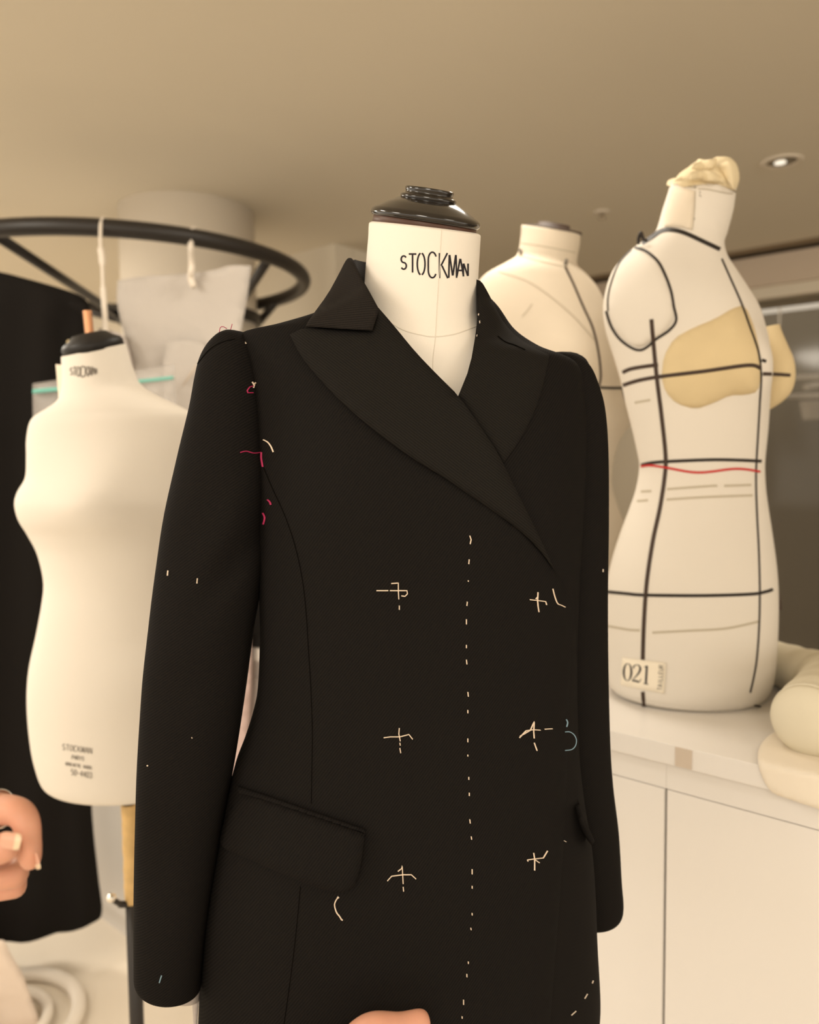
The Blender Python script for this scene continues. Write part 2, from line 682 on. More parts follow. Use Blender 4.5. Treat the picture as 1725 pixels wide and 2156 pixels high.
# corner of the wall block behind
PC = onplane(705, 512, ZC)
PG = onplane(1475, 541, ZC)                # ceiling edge before the glass wall
tG = (PG - P0).dot(NV)
sG = (PG - P0).dot(DV)
tC = (PC - P0).dot(NV)
sC = (PC - P0).dot(DV)
# ceiling: big slab that ends at the shadow gap along the glass wall
cs = [cpt(-6, tG, ZC), cpt(6, tG, ZC), cpt(6, -5.5, ZC), cpt(-6, -5.5, ZC)]
structure(obj('ceiling', cs + [p + ZV * 0.05 for p in cs], [(0, 1, 2, 3), (7, 6, 5, 4), (0, 4, 5, 1), (1, 5, 6, 2), (2, 6, 7, 3), (3, 7, 4, 0)], M_CEIL, smooth=False))
# wall block with its convex corner: left face along DV, right face along NV
wl = box(cpt(sC + 4.5, tC + 0.06, ZC / 2), DV * 4.5, NV * 0.06, ZV * (ZC / 2))
structure(bmobj('wall_left', wl, M_WALL))
LR = tG - tC + 0.35
structure(bmobj('wall_back', box(cpt(sC + 0.06, tC + 0.122 + LR / 2, ZC / 2), DV * 0.06, NV * (LR / 2), ZV * (ZC / 2)), M_WALL))
# pier and bulkhead of the glass wall
sA = sC - 0.005
pg1 = onplane(1420, 552, ZC)
s1 = (pg1 - P0).dot(DV)
tW = tG + 0.16
structure(bmobj('wall_right', box(cpt((sA + s1) / 2, tW + 0.06, (ZC - 0.27) / 2), DV * ((sA - s1) / 2), NV * 0.06, ZV * ((ZC - 0.27) / 2)), M_WALL))
structure(bmobj('trim_1', box(cpt(-2.6 + sA / 2, tG + 0.26, ZC + 0.012), DV * (2.6 + sA / 2 + 0.3), NV * 0.26, ZV * 0.01), M_GAP))
structure(bmobj('trim_2', box(cpt(-2.6 + sA / 2, tG + 0.02 + 0.25, ZC - 0.097), DV * (2.6 + sA / 2), NV * 0.17, ZV * 0.075, 0.004), M_BEAM))
structure(bmobj('trim_3', box(cpt(-2.6 + sA / 2, tG + 0.02 + 0.27, ZC - 0.20), DV * (2.6 + sA / 2), NV * 0.16, ZV * 0.03, 0.003), M_WALL))
# window: smoked glass with a dim room behind
w1 = thing('window_1', 'dark smoked glass wall behind the counter', 'window', cpt(s1 - 2, tW, 0))
del w1['category'], w1['label']
structure(w1)
bmobj('pane', box(cpt(s1 - 2.5, tW + 0.03, (ZC - 0.22) / 2), DV * 2.5, NV * 0.005, ZV * ((ZC - 0.22) / 2)), M_GLASS, w1)
bmobj('window_frame', box(cpt(s1 - 0.02, tW + 0.03, (ZC - 0.22) / 2), DV * 0.02, NV * 0.03, ZV * ((ZC - 0.22) / 2)), M_GAP, w1)
M_DIM = mat('dim_room_wall', (0.38, 0.345, 0.29), 0.9, 0.1)
structure(bmobj('wall_far', box(cpt(s1 - 2.0, tW + 1.9, ZC / 2), DV * 4, NV * 0.05, ZV * (ZC / 2)), M_DIM))
# trunking rail with lamps seen through the glass
rl = thing('ceiling_rail', 'pale double metal rail seen through the dark glass beside the foam cup', 'rail')
for py, hh in ((793, 0.016), (832, 0.014)):
    a, b = at(1600, py + 4, 5.3), at(1860, py - 4, 5.3)
    bmobj('bar', box((a + b) / 2, (b - a) / 2, Vector((0, 0.03, 0)), ZV * hh, 0.004), M_WHITE, rl)
c = at(1712, 812, 5.28)
bmobj('lamp_head', box(c, Vector((0.055, 0, 0.01)), Vector((0, 0.03, 0)), ZV * 0.02, 0.008), M_WHITE, rl)
V, Fc = lathe([(0.11, 0.0), (0.085, -0.12), (0.08, -0.12)], at(1722, 845, 5.3), ZV, 24)
obj('lamp_shade', V, Fc, M_WHITE, rl, smooth=False)
for s_ in (-0.35, 0.32):
    a = at(1730 + s_ * 260, 800, 5.3)
    V, Fc = tube([a, Vector((a.x, a.y, ZC + 0.05))], 0.006, 8)
    obj('hanger', V, Fc, M_STEEL, rl)

# ================================================================== COUNTER
wt = thing('worktop', 'long white worktop carrying the two linen dress forms', 'worktop', cpt(1.0, 0.25, ZT))
bmobj('slab', box(cpt(1.0, 0.25, ZT - 0.0165), DV * 2.25, NV * 0.25, ZV * 0.0165, 0.002), M_LAM, wt)
for (xa, xb, ym) in ((1421, 1466, 1593), (517, 545, 1425)):
    a, b = onplane(xa, ym, ZT - 0.0165), onplane(xb, ym, ZT - 0.0165)
    sa, sb = (a - P0).dot(DV), (b - P0).dot(DV)
    if xa < 600:
        sa, sb = 0.93, 1.02
    lb = bmobj('edge_label', box(cpt((sa + sb) / 2, -0.0008, ZT - 0.0165), DV * abs(sa - sb) / 2, NV * 0.0008, ZV * 0.0150), M_GREY, wt)
    lb['label'] = 'small grey paper label on the worktop edge'
g0 = onplane(1399, 1860, ZT - 0.30)
# door joint under px 1400
d = ray(1399, 1860)
k = (P0 + NV * 0.02 - CAM).dot(NV) / d.dot(NV)
sJ = (CAM + d * k - P0).dot(DV)
UW = 0.545
names = ['white cupboard below the worktop at the right edge of the photo', 'white cupboard under the worktop right of the coat sleeve',
         'white cupboard behind the black coat', 'white cupboard behind the hanging sleeve and pole', 'white cupboard behind the ochre stand post',
         'white cupboard behind the long black garment', 'white cupboard at the far left end of the counter']
for i in range(-2, 5):
    s0 = sJ + i * UW
    if s0 + UW > 3.25 or s0 < -1.25:
        if i > 4:
            break
    u = thing('cabinet', names[i + 2], 'cabinet', cpt(s0 + UW / 2, 0.25, 0), 'white cupboards under the worktop')
    bmobj('body', box(cpt(s0 + UW / 2, 0.27, (ZT - 0.033 + 0.06) / 2), DV * (UW / 2 - 0.0005), NV * 0.22, ZV * ((ZT - 0.033 - 0.06) / 2)), M_CARC, u)
    bmobj('door', box(cpt(s0 + UW / 2, 0.032, (ZT - 0.0835 + 0.075) / 2), DV * (UW / 2 - 0.0022), NV * 0.010, ZV * ((ZT - 0.0835 - 0.075) / 2), 0.0015), M_LAM, u)
    bmobj('top_rail', box(cpt(s0 + UW / 2, 0.036, ZT - 0.058), DV * (UW / 2 - 0.0002), NV * 0.012, ZV * 0.0245), M_LAM, u)
    bmobj('plinth', box(cpt(s0 + UW / 2, 0.05, 0.034), DV * (UW / 2 - 0.0006), NV * 0.012, ZV * 0.034), M_LAM, u)

# ================================================================== COLUMN, RING RAIL AND WHAT HANGS FROM IT
cN = onplane(398, 400, ZC)
YC = cN.y + 0.27
cc = at(398, 560, YC)
RC = 0.268
V, Fc = lathe([(RC, 0), (RC, ZC)], (cc.x, cc.y, 0), ZV, 72)
structure(obj('pillar', V, Fc, M_COLUMN))
bpy.data.objects['pillar'].name = 'trim_4'

ring = thing('clothes_ring', 'black round metal clothes rail encircling the white column', 'clothes rail', (cc.x, cc.y, 0))
YR, RR = 2.9, 0.645
zR = at(230, 479, YR - RR + 0.02).z
rc = Vector((at(262, 560, YR).x, YR, zR))
pts = [rc + Vector((math.cos(2 * math.pi * i / 96), math.sin(2 * math.pi * i / 96), 0)) * RR for i in range(96)]
V, Fc = tube(pts, 0.0255, 16, closed=True)
obj('rail', V, Fc, M_BLKMET, ring)


def ring_pt(px, far):
    best, bd = None, 1e9
    for p in pts:
        if (p.y > YR) == far:
            e = abs(proj(p)[0] - px)
            if e < bd:
                best, bd = p, e
    return best


zK = at(520, 672, YC).z
V, Fc = lathe([(RC + 0.002, -0.022), (RC + 0.016, -0.022), (RC + 0.016, 0.022), (RC + 0.002, 0.022)], (cc.x, cc.y, zK), ZV, 64, caps=False)
obj('collar', V, Fc, M_BLKMET, ring, smooth=False)


def col_pt(ang):
    return Vector((cc.x + (RC + 0.01) * math.cos(math.radians(ang)), cc.y + (RC + 0.01) * math.sin(math.radians(ang)), zK))


for rp, ang in ((ring_pt(572, False), -38), (ring_pt(588, True), 22), (ring_pt(-40, False), 205), (ring_pt(150, True), 150)):
    V, Fc = tube([rp, col_pt(ang)], 0.0165, 10)
    obj('strut', V, Fc, M_BLKMET, ring)


def wavy(V, amp, f1, f2, seed=0.0):
    return [Vector((v.x, v.y + amp * (math.sin(v.x * f1 + seed) + 0.6 * math.sin(v.z * f2 + v.x * f1 * 0.6 + seed * 2)), v.z)) for v in V]


# pattern paper with hook
YP = 2.24
pp = thing('pattern_paper', 'large creased white pattern paper hung by a hook from the black ring', 'paper', at(400, 840, YP))
poly = [(250, 592, 1), (300, 580), (360, 576), (420, 572), (455, 570), (485, 561), (531, 562, 1), (526, 605), (514, 665), (506, 720), (502, 800), (500, 900, 1), (300, 900, 1), (285, 830), (275, 770), (262, 700), (250, 640)]
V, Fc = panel(poly, lambda x, y: YP, 0.0012, 0, 20)
V = wavy(V, 0.010, 18, 26, 0.7)
obj('sheet', V, Fc, M_PAPER, pp)
poly = [(345, 722), (380, 716), (425, 717), (438, 735), (430, 900, 1), (350, 900, 1)]
V, Fc = panel(poly, lambda x, y: YP - 0.022, 0.0012, 0, 18)
obj('overlay', wavy(V, 0.006, 20, 22), Fc, M_PAPER, pp)
a = ring_pt(410, False)
hk = spline([a + Vector((0.012, 0.022, 0.012)), a + Vector((0, 0, 0.027)), a + Vector((-0.005, -0.024, 0.005)), a + Vector((-0.004, -0.026, -0.05)), at(404, 560, YP - 0.02), at(402, 585, YP - 0.012), at(408, 604, YP - 0.015)], 6)
V, Fc = tube(hk, [0.006 if 3 < i < 14 else 0.009 for i in range(len(hk))], 8)
obj('hook', V, Fc, M_STRING, pp)
V, Fc = tube([at(386, 812, YP - 0.035), at(402, 788, YP - 0.034), at(414, 769, YP - 0.035)], [0.002, 0.004, 0.0035], 6)
obj('pin', V, Fc, M_GREY, pp)

pg = thing('pattern_paper', 'small grey pattern sheet on a white string behind the left form neck', 'paper', at(240, 760, 2.2))
poly = [(204, 690, 1), (235, 694), (262, 706), (275, 745), (285, 800), (285, 860, 1), (205, 860, 1)]
V, Fc = panel(poly, lambda x, y: 2.2, 0.0012, 0, 18)
obj('sheet', wavy(V, 0.006, 20, 20), Fc, M_PAPERG, pg)
a = ring_pt(209, False)
hk = spline([a + Vector((0.0, 0.026, 0.004)), a + Vector((0, 0, 0.026)), a + Vector((0.0, -0.026, 0.0)), at(212, 520, 2.22), at(215, 545, 2.215), at(217, 600, 2.21), at(220, 650, 2.20), at(223, 706, 2.196)], 6)
V, Fc = tube(hk, [0.005 + (0.004 if 18 < i < 26 else 0.003 if i > 30 else 0) for i in range(len(hk))], 8)
obj('string', V, Fc, M_STRING, pg)

zb = thing('zip_bag', 'clear plastic zip bag with a teal closure behind the left dress form', 'bag', at(220, 1000, 2.05))
poly = [(70, 808, 1), (120, 800), (240, 785), (368, 768, 1), (376, 880), (380, 1010, 1), (76, 1010, 1)]
V, Fc = panel(poly, lambda x, y: 2.05, 0.004, 6, 22)
obj('pouch', wavy(V, 0.004, 14, 16), Fc, M_PLASTIC, zb)
V, Fc = panel([(70, 820, 1), (220, 806), (366, 792, 1), (367, 799, 1), (220, 813), (70, 829, 1)], lambda x, y: 2.036, 0.003, 0, 9)
obj('zip', wavy(V, 0.004, 14, 16), Fc, M_TEAL, zb)

# long black garment
gm = thing('black_garment', 'long black garment hanging from the ring at the left edge', 'garment', at(-10, 1960, 2.16))


def garm(p, c, th, t, u, v):
    f = 1 + 0.22 * math.sin(9 * th + 1.3) * min(1, t * 1.5)
    q = c + (p - c)
    q += v * (0.18 * math.sin(11 * th + 4 * t) * min(1, t * 2) * (1 if math.sin(th) < 0 else -1)) * abs(math.sin(th))
    return q


rows = [(-140, 566, 30, 580, 2.16, .5), (-190, 580, 118, 604, 2.16, .3), (-215, 600, 168, 622, 2.16, .26), (-225, 640, 187, 644, 2.16, .26), (-235, 720, 190, 700, 2.16, .26), (-240, 1000, 188, 1000, 2.16, .26), (-240, 1400, 189, 1400, 2.16, .25),
        (-242, 1680, 191, 1680, 2.16, .25), (-245, 1850, 205, 1840, 2.16, .25), (-250, 1960, 214, 1920, 2.16, .25), (-245, 1984, 200, 1938, 2.16, .24), (-200, 1990, 150, 1947, 2.16, .2)]
V, Fc = loft(rows, 5, 96, fn=garm)
obj('body', V, Fc, M_BLKCLO, gm)
V, Fc = panel([(140, 640, 1), (150, 632), (185, 640), (190, 665), (188, 700, 1), (182, 672), (160, 655)], lambda x, y: 2.07, 0.012, 4, 8)
obj('collar', V, Fc, M_BLKCLO, gm)
a = ring_pt(-60, False)
V, Fc = tube(spline([a + Vector((0, .02, .02)), a + Vector((0, -.01, .03)), a + Vector((0, -.03, 0)), at(-20, 570, 2.16), at(-20, 620, 2.16)]), 0.003, 8)
obj('hanger_hook', V, Fc, M_STEEL, gm)
# yellow headed pin in the garment
V, Fc = lathe([(0.001, -0.005), (0.0045, -0.003), (0.0055, 0), (0.0045, 0.003), (0.001, 0.005)], at(145, 720, 2.06), ZV, 10)
obj('pin_head', V, Fc, M_FOAM, gm)

# ================================================================== THE MAIN DRESS FORM
YB = 0.88
dfm = thing('dress_form', 'cream linen dress form with glossy black cap wearing the black coat', 'dress form', (at(880, 2000, YB).x, YB, 0))
rows = [(784, 466, 1003, 492, .88, .98, 16), (778.5, 469, 1008.5, 496, .88, .98, 16), (777, 478, 1009, 503, .88, .98, 16), (776, 500, 1008, 520, .88, .98, 15), (771, 560, 1005, 570, .88, .98, 13), (767, 610, 1003, 612, .88, .98, 11),
        (764, 650, 1003, 645, .88, .98, 9), (756, 676, 1006, 672, .88, .95, 7), (735, 700, 1022, 700, .88, .86, 5), (690, 730, 1060, 735, .88, .70, 2), (630, 770, 1110, 780, .88, .56), (600, 850, 1150, 860, .88, .55), (595, 960, 1160, 960, .88, .56),
        (600, 1100, 1150, 1100, .88, .60), (640, 1300, 1110, 1300, .88, .60), (620, 1500, 1130, 1500, .88, .60), (570, 1750, 1170, 1750, .88, .6), (560, 1900, 1170, 1900, .88, .6)]
V, Fc = loft(rows, 5, 72, dY=0.012, skew=0.15)
# rounded rim of the neck
obj('torso', V, Fc, M_LINEN, dfm)
BV_FORM = bvh_of(V, Fc)
# neck seams
V, Fc = ribbon([smooth2([(812, 672), (847, 694), (885, 705), (917, 709), (960, 703), (1003, 687)])], 2.4, BV_FORM, 0.0004, 0.0002)
obj('neck_seam', V, Fc, M_FAINT, dfm)
V, Fc = ribbon([smooth2([(930, 484), (926, 560), (921, 640), (917, 709), (912, 780), (930, 860)])], 1.6, BV_FORM, 0.0003, 0.0002)
obj('centre_seam', V, Fc, M_FAINT, dfm)
# stamped name on the neck
BX = [(844, 857, 539, 567), (861, 877, 535, 574), (878, 896, 533, 579), (901, 920, 531, 585), (924, 943, 533, 586), (944, 962, 537, 585), (962, 976, 545, 582), (975, 986, 555, 581)]


def bxm(b):
    return lambda x, y: (b[0] + (b[1] - b[0]) * x, b[2] + (b[3] - b[2]) * y)


V, Fc = ribbon(lettering('STOCKMAN', [bxm(b) for b in BX]), 3.5, BV_FORM, 0.0001, 0.0003, 2.0)
obj('lettering', V, Fc, M_INK, dfm)
# cap: wood collar, saucer, knob
tl = math.radians(16)
tiltx = math.atan2(490 - 470, 1009 - 778)
c0 = (at(778, 468, .88) + at(1009, 495, .88)) / 2
axr = (at(1009, 500, .88) - at(778, 465, .88)).normalized()
axv = Vector((0, math.cos(tl), math.sin(tl)))
AX = axr.cross(axv).normalized()
px1 = 0.88 / F
V, Fc = lathe([(96 * px1, -0.004), (108 * px1, -0.001), (106 * px1, 0.010)], c0, AX, 64)
obj('cap_collar', V, Fc, M_WOOD, dfm)
V, Fc = lathe([(100 * px1, 0.006), (109 * px1, 0.0068), (112.5 * px1, 0.009), (112.5 * px1, 0.0115), (111 * px1, 0.0138), (104 * px1, 0.0163), (84 * px1, 0.0222), (58 * px1, 0.0292)], c0, AX, 96)
obj('cap_saucer', V, Fc, M_LACQ, dfm)
V, Fc = lathe([(50 * px1, 0.027), (55 * px1, 0.0275), (57.5 * px1, 0.0290), (57.5 * px1, 0.0315), (55 * px1, 0.0330), (49 * px1, 0.0335), (48.5 * px1, 0.0360), (49.5 * px1, 0.0370), (50 * px1, 0.0395), (48.5 * px1, 0.0405), (44 * px1, 0.0395), (5 * px1, 0.0380)], c0, AX, 72)
obj('cap_knob', V, Fc, M_LACQ, dfm)
# hanging stuffed arm end below the left sleeve
rows = [(340, 2040, 424, 2040, .85, .7), (343, 2080, 423, 2080, .85, .7), (350, 2096, 421, 2098, .85, .7), (366, 2107, 418, 2108, .85, .6), (380, 2110, 412, 2111, .85, .3)]
V, Fc = loft(rows, 4, 32)
obj('stuffed_arm', V, Fc, M_PAPERG, dfm)
V, Fc = panel([(404, 2098, 1), (420, 2098, 1), (416, 2150), (414, 2230, 1), (408, 2230, 1), (407, 2150)], lambda x, y: 0.855, 0.003, 0, 8)
obj('arm_tape', V, Fc, M_PAPERG, dfm)
pb = Vector((at(880, 1900, YB).x, YB, 0))
V, Fc = lathe([(0.016, 0.03), (0.016, 1.0)], pb, ZV, 20)
obj('pole', V, Fc, M_BLKMET, dfm)
V, Fc = lathe([(0.17, 0.0), (0.17, 0.012), (0.15, 0.022), (0.03, 0.035), (0.02, 0.06)], pb, ZV, 40)
obj('base', V, Fc, M_BLKMET, dfm)

# ================================================================== THE COAT
coat = thing('coat', 'black wool twill double-breasted coat with white basting threads on the central form', 'coat', (pb.x, YB, 0.55))
rowsC = [(758, 596, 1006, 604, .885, .92, 8), (715, 632, 1024, 628, .883, .78, 4), (655, 664, 1048, 655, .88, .64), (575, 687, 1082, 700, .88, .52), (505, 704, 1135, 735, .88, .44), (500, 735, 1205, 765, .88, .43), (516, 800, 1222, 815, .88, .47), (532, 880, 1226, 890, .88, .53),
         (538, 960, 1224, 965, .88, .57), (542, 1050, 1220, 1050, .88, .60), (546, 1150, 1214, 1150, .88, .60), (546, 1250, 1210, 1250, .88, .58), (547, 1350, 1207, 1350, .88, .57), (543, 1447, 1207, 1447, .88, .56),
         (533, 1500, 1208, 1500, .88, .56), (515, 1557, 1210, 1557, .88, .56), (497, 1605, 1213, 1605, .88, .56), (478, 1680, 1222, 1680, .88, .565), (460, 1770, 1236, 1770, .88, .57), (443, 1860, 1242, 1860, .88, .575), (430, 1950, 1245, 1950, .88, .58), (421, 2080, 1251, 2070, .88, .58), (417, 2160, 1247, 2125, .88, .58), (415, 2215, 1232, 2170, .88, .58)]


def coatfn(p, c, th, t, u, v):
    # bust fullness and a soft waist in the front half
    if math.sin(th) < 0:
        y = proj(c)[1]
        w = math.exp(-((y - 990) / 190.0) ** 2)
        for a0, amp in ((-118, 0.016), (-62, 0.016)):
            dth = (math.degrees(th) - 360 if th > math.pi else math.degrees(th)) - a0
            p = p + Vector((0, -amp * w * math.exp(-(dth / 26.0) ** 2), 0))
    return p


V, Fc = loft(rowsC, 6, 96, dY=0.035, skew=0.20, caps=(False, False), fn=coatfn)
BV_COAT = bvh_of(V, Fc)
# opening at the neck: leave out the faces between the lapels (front side only)
VOPEN = [(735, 560), (748, 612), (778, 655), (850, 745), (967, 862), (1012, 775), (1026, 690), (1030, 630), (1020, 560)]
keep = []
for f in Fc:
    c = sum((V[i] for i in f), Vector()) / len(f)
    if c.y < 0.885 and inside(proj(c), VOPEN):
        continue
    keep.append(f)
body = obj('coat_body', V, keep, M_TW, coat)
md = body.modifiers.new('thickness', 'SOLIDIFY')
md.thickness = 0.003
md.offset = -1


# sleeves
def sleevefn(p, c, th, t, u, v):
    y = proj(c)[1]
    a = math.degrees(th)
    f = 0.0022 * math.sin((y - 900) / 48.0 + math.cos(th) * 2.2) * math.exp(-((y - 1130) / 130.0) ** 2)
    g = 0.0014 * math.sin(y / 37.0 + 2 * th) * (math.exp(-((y - 1380) / 150.0) ** 2))
    q = p + (p - c).normalized() * (f + g) * max(0.0, -math.sin(th)) ** 1.5
    if math.sin(th) < 0:
        x_, y_ = proj(q)
        # drag line from the armhole towards the elbow: a hollow with fullness above it
        d_ = (y_ - 1085) - (565 - x_) * 1.0
        along = max(0.0, min(1.0, (x_ - 400) / 90.0))
        q = q + Vector((0, 1, 0)) * along * (0.011 * math.exp(-((d_ - 30) / 42.0) ** 2) - 0.007 * math.exp(-((d_ + 75) / 70.0) ** 2))
    return q


rowsL = [(474, 696, 504, 698, .842, 1.25), (456, 706, 522, 704, .840, 1.15), (436, 728, 534, 726, .838, 1.1), (421, 758, 542, 760, .836, 1.05), (411, 800, 551, 810, .836, 1.0), (400, 860, 557, 870, .838, .96), (376, 960, 563, 960, .842, .9), (350, 1080, 563, 1080, .843, .88), (331, 1200, 555, 1200, .843, .88), (315, 1330, 533, 1330, .843, .9),
         (303, 1450, 517, 1450, .842, .9), (293, 1600, 494, 1600, .836, .9), (288, 1750, 466, 1750, .83, .92), (285, 1900, 441, 1900, .826, .95), (285, 2020, 426, 2020, .823, 1.0), (287, 2058, 422, 2078, .823, 1.0), (300, 2070, 420, 2086, .823, .95)]
V, Fc = loft(rowsL, 6, 64, fn=sleevefn)
sl = obj('sleeve', V, Fc, M_TWS, coat)
BV_SL = bvh_of(V, Fc)
rowsR = [(1150, 744, 1200, 744, .925, 1.0), (1140, 752, 1222, 752, .925, .9), (1130, 768, 1243, 772, .925, .85), (1128, 800, 1258, 805, .928, .85), (1128, 860, 1273, 860, .93, .85), (1128, 950, 1280, 950, .935, .85), (1125, 1100, 1281, 1100, .94, .85), (1125, 1250, 1279, 1250, .945, .85),
         (1130, 1400, 1280, 1400, .95, .85), (1140, 1560, 1284, 1560, .955, .85), (1155, 1650, 1290, 1650, .955, .85), (1180, 1750, 1302, 1750, .955, .85), (1195, 1850, 1308, 1850, .955, .9), (1203, 1912, 1312, 1905, .955, .9), (1210, 1940, 1306, 1930, .955, .9), (1222, 1950, 1288, 1945, .955, .8)]
V, Fc = loft(rowsR, 6, 56)
obj('sleeve', V, Fc, M_TWS, coat)
BV_SR = bvh_of(V, Fc)
# gathered sleeve head behind the right shoulder
V, Fc = panel([(1150, 746), (1175, 740), (1210, 741), (1232, 752), (1242, 768), (1241, 790), (1225, 800), (1190, 790), (1160, 765)], lambda x, y: 0.955, 0.03, 8, 12)
obj('sleeve_head', V, Fc, M_TWS, coat)

# overlapping front with its edge
def front_lift(x, y):
    e = max(0, min(1, (x - 720) / 420.0))
    return -0.003 + 0.0085 * e


poly = [(700, 1010, 1), (860, 960), (1000, 1010), (1100, 1110), (1168, 1200), (1203, 1262), (1204, 1330), (1200, 1450), (1196, 1560), (1193, 1680), (1188, 1770), (1182, 1850), (1174, 1960), (1166, 2060), (1158, 2168, 1), (720, 2185, 1)]
V, Fc = panel(poly, on_surface(BV_COAT, front_lift), 0.0035, 6, 22)
fr = obj('front_overlap', V, Fc, M_TW, coat)
BV_FRONT = bvh_of(V, Fc)


def cast2(x, y, bvs):
    best = None
    for b in bvs:
        c = cast(x, y, b)
        if c and (best is None or c[0].y < best[0].y):
            best = c
    return best


class Multi:
    def __init__(self, *b):
        self.b = b

    def ray_cast(self, o, d):
        best = (None, None, None, None)
        for b in self.b:
            h = b.ray_cast(o, d)
            if h[0] is not None and (best[0] is None or h[3] < best[3]):
                best = h
        return best


BV_BODY = Multi(BV_COAT, BV_FRONT)

# right collar and lapel (further side)
polyRL = [(1003, 588, 1), (1014, 592), (1026, 612), (1044, 648), (1064, 684), (1092, 712), (1124, 732), (1157, 747, 1), (1150, 785), (1136, 840), (1115, 890), (1090, 936), (1060, 976, 1), (1015, 910), (965, 834, 1), (990, 772), (1004, 690), (1006, 640)]
dRL = on_surface(BV_COAT, lambda x, y: 0.006 + 0.006 * max(0, min(1, (1010 - x) / 60 + 0.3)), idw([(1003, 588, .86), (1044, 648, .86), (1092, 712, .84), (1157, 747, .86)]))
V, Fc = panel(polyRL, dRL, 0.0055, 7, 13)
rl_ = obj('lapel', V, Fc, M_TWL, coat)
BV_RL = bvh_of(V, Fc)
# left lapel crossing over
polyLL = [(790, 640, 1), (808, 660), (835, 692), (875, 741), (920, 788), (967, 834), (1012, 898), (1050, 955), (1084, 1025), (1112, 1082), (1142, 1142), (1168, 1200, 1), (1140, 1162), (1108, 1128), (1060, 1090), (1000, 1050), (940, 1008), (860, 960), (790, 908), (720, 848), (665, 790), (632, 748), (610, 704, 1), (640, 690), (700, 694), (782, 694, 1)]
dLL = on_surface(Multi(BV_COAT, BV_RL), lambda x, y: 0.0095, idw([(798, 642, .79), (610, 704, .82), (700, 690, .8)]))
V, Fc = panel(polyLL, dLL, 0.0060, 9, 15)
obj('lapel', V, Fc, M_TWL, coat)
BV_LL = bvh_of(V, Fc)
# left collar leaf
polyCL = [(727, 550), (733, 543), (741, 543), (747, 552), (754, 568), (764, 589), (780, 617), (799, 652, 1), (792, 672), (784, 696, 1), (716, 692), (643, 687, 1), (656, 666), (690, 620), (713, 578)]
CP = [(740, 541, .862), (728, 548, .866), (752, 565, .842), (764, 589, .822), (778, 612, .805), (799, 652, .785), (784, 696, .781), (716, 692, .782), (643, 687, .789), (656, 666, .803), (690, 620, .842), (713, 578, .862), (730, 620, .82), (750, 660, .792), (700, 660, .797)]
A_ = np.array([[1, (x - 720) / 80, (y - 620) / 80, ((x - 720) / 80) ** 2, ((y - 620) / 80) ** 2, (x - 720) * (y - 620) / 6400] for x, y, d in CP])
kf = np.linalg.lstsq(A_, np.array([d for x, y, d in CP]), rcond=None)[0]


def dCL(x, y):
    a_, b_ = (x - 720) / 80, (y - 620) / 80
    d = float(kf @ np.array([1, a_, b_, a_ * a_, b_ * b_, a_ * b_]))
    c = cast(x, y, BV_COAT)
    return min(d, c[0].y - 0.0135) if c else d


V, Fc = panel(polyCL, dCL, 0.0055, 8, 10)
obj('collar', V, Fc, M_TWC, coat)
# collar stand round the back of the neck
cn = Vector((at(876, 600, .88).x, .885, 0))
V, Fc = [], []
NA = 40
for i in range(NA + 1):
    a = math.radians(-14 + 208 * i / NA)
    r = 0.071 + 0.003 * math.sin(i)
    p = Vector((cn.x + 0.0675 * math.cos(a), cn.y + 0.074 * math.sin(a), 0))
    f = i / NA
    ztop = at(1003, 612, .88).z * (1 - f) + at(752, 549, .88).z * f + 0.026 * math.sin(math.pi * f) * max(0, min(1, (f - .4) / .3)) - 0.008 * max(0, min(1, (f - .9) / .06))
    zbot = at(880, 690, .88).z
    for q, zz in ((0, zbot), (0, ztop), (0.004, ztop - 0.0005), (0.005, zbot)):
        dirv = Vector((math.cos(a), math.sin(a), 0))
        V.append(Vector((p.x, p.y, zz)) + dirv * q)
    if i:
        s = len(V) - 8
        for j in range(3):
            Fc.append((s + j, s + j + 1, s + 5 + j, s + 4 + j))
obj('collar_stand', V, Fc, M_TWC, coat)

# pocket flaps
polyPF = [(510, 1668, 1), (560, 1684), (640, 1712), (710, 1736), (768, 1756, 1), (764, 1795), (757, 1835), (745, 1868), (722, 1882), (690, 1876), (640, 1860), (560, 1825), (500, 1799), (470, 1786), (461, 1768), (466, 1745), (485, 1705)]
BVL = Multi(BV_COAT, BV_FRONT)
dPF = on_surface(BVL, lambda x, y: 0.0085 + 0.009 * max(0, (y - 1690) / 200), idw([(470, 1770, .83), (500, 1700, .82)]))
V, Fc = panel(polyPF, dPF, 0.006, 8, 15)
obj('pocket_flap', V, Fc, M_TW, coat)
polyWE = [(500, 1655, 1), (560, 1674), (640, 1702), (710, 1726), (770, 1746, 1), (768, 1757, 1), (700, 1735), (640, 1714), (560, 1687), (503, 1670, 1)]
V, Fc = panel(polyWE, on_surface(BVL, 0.0075, 0.82), 0.005, 4, 7)
obj('pocket_welt', V, Fc, M_TW, coat)
# far pocket flap, seen edge-on at the right hip
polyPR = [(1207, 1655, 1), (1216, 1680), (1228, 1715), (1243, 1750), (1254, 1775), (1249, 1783, 1), (1236, 1768), (1220, 1738), (1208, 1705)]
V, Fc = panel(polyPR, lambda x, y: 0.845 - 0.0005 * (x - 1207), 0.03, 5, 8)
obj('pocket_flap', V, Fc, M_TW, coat)

# seams sunk in the cloth
def seam(path, bv, w=1.8, name='seam'):
    V, Fc = ribbon([smooth2(path)], w, bv, 0.0001, 0.0004, 6)
    return obj(name, V, Fc, M_SEAM, coat)


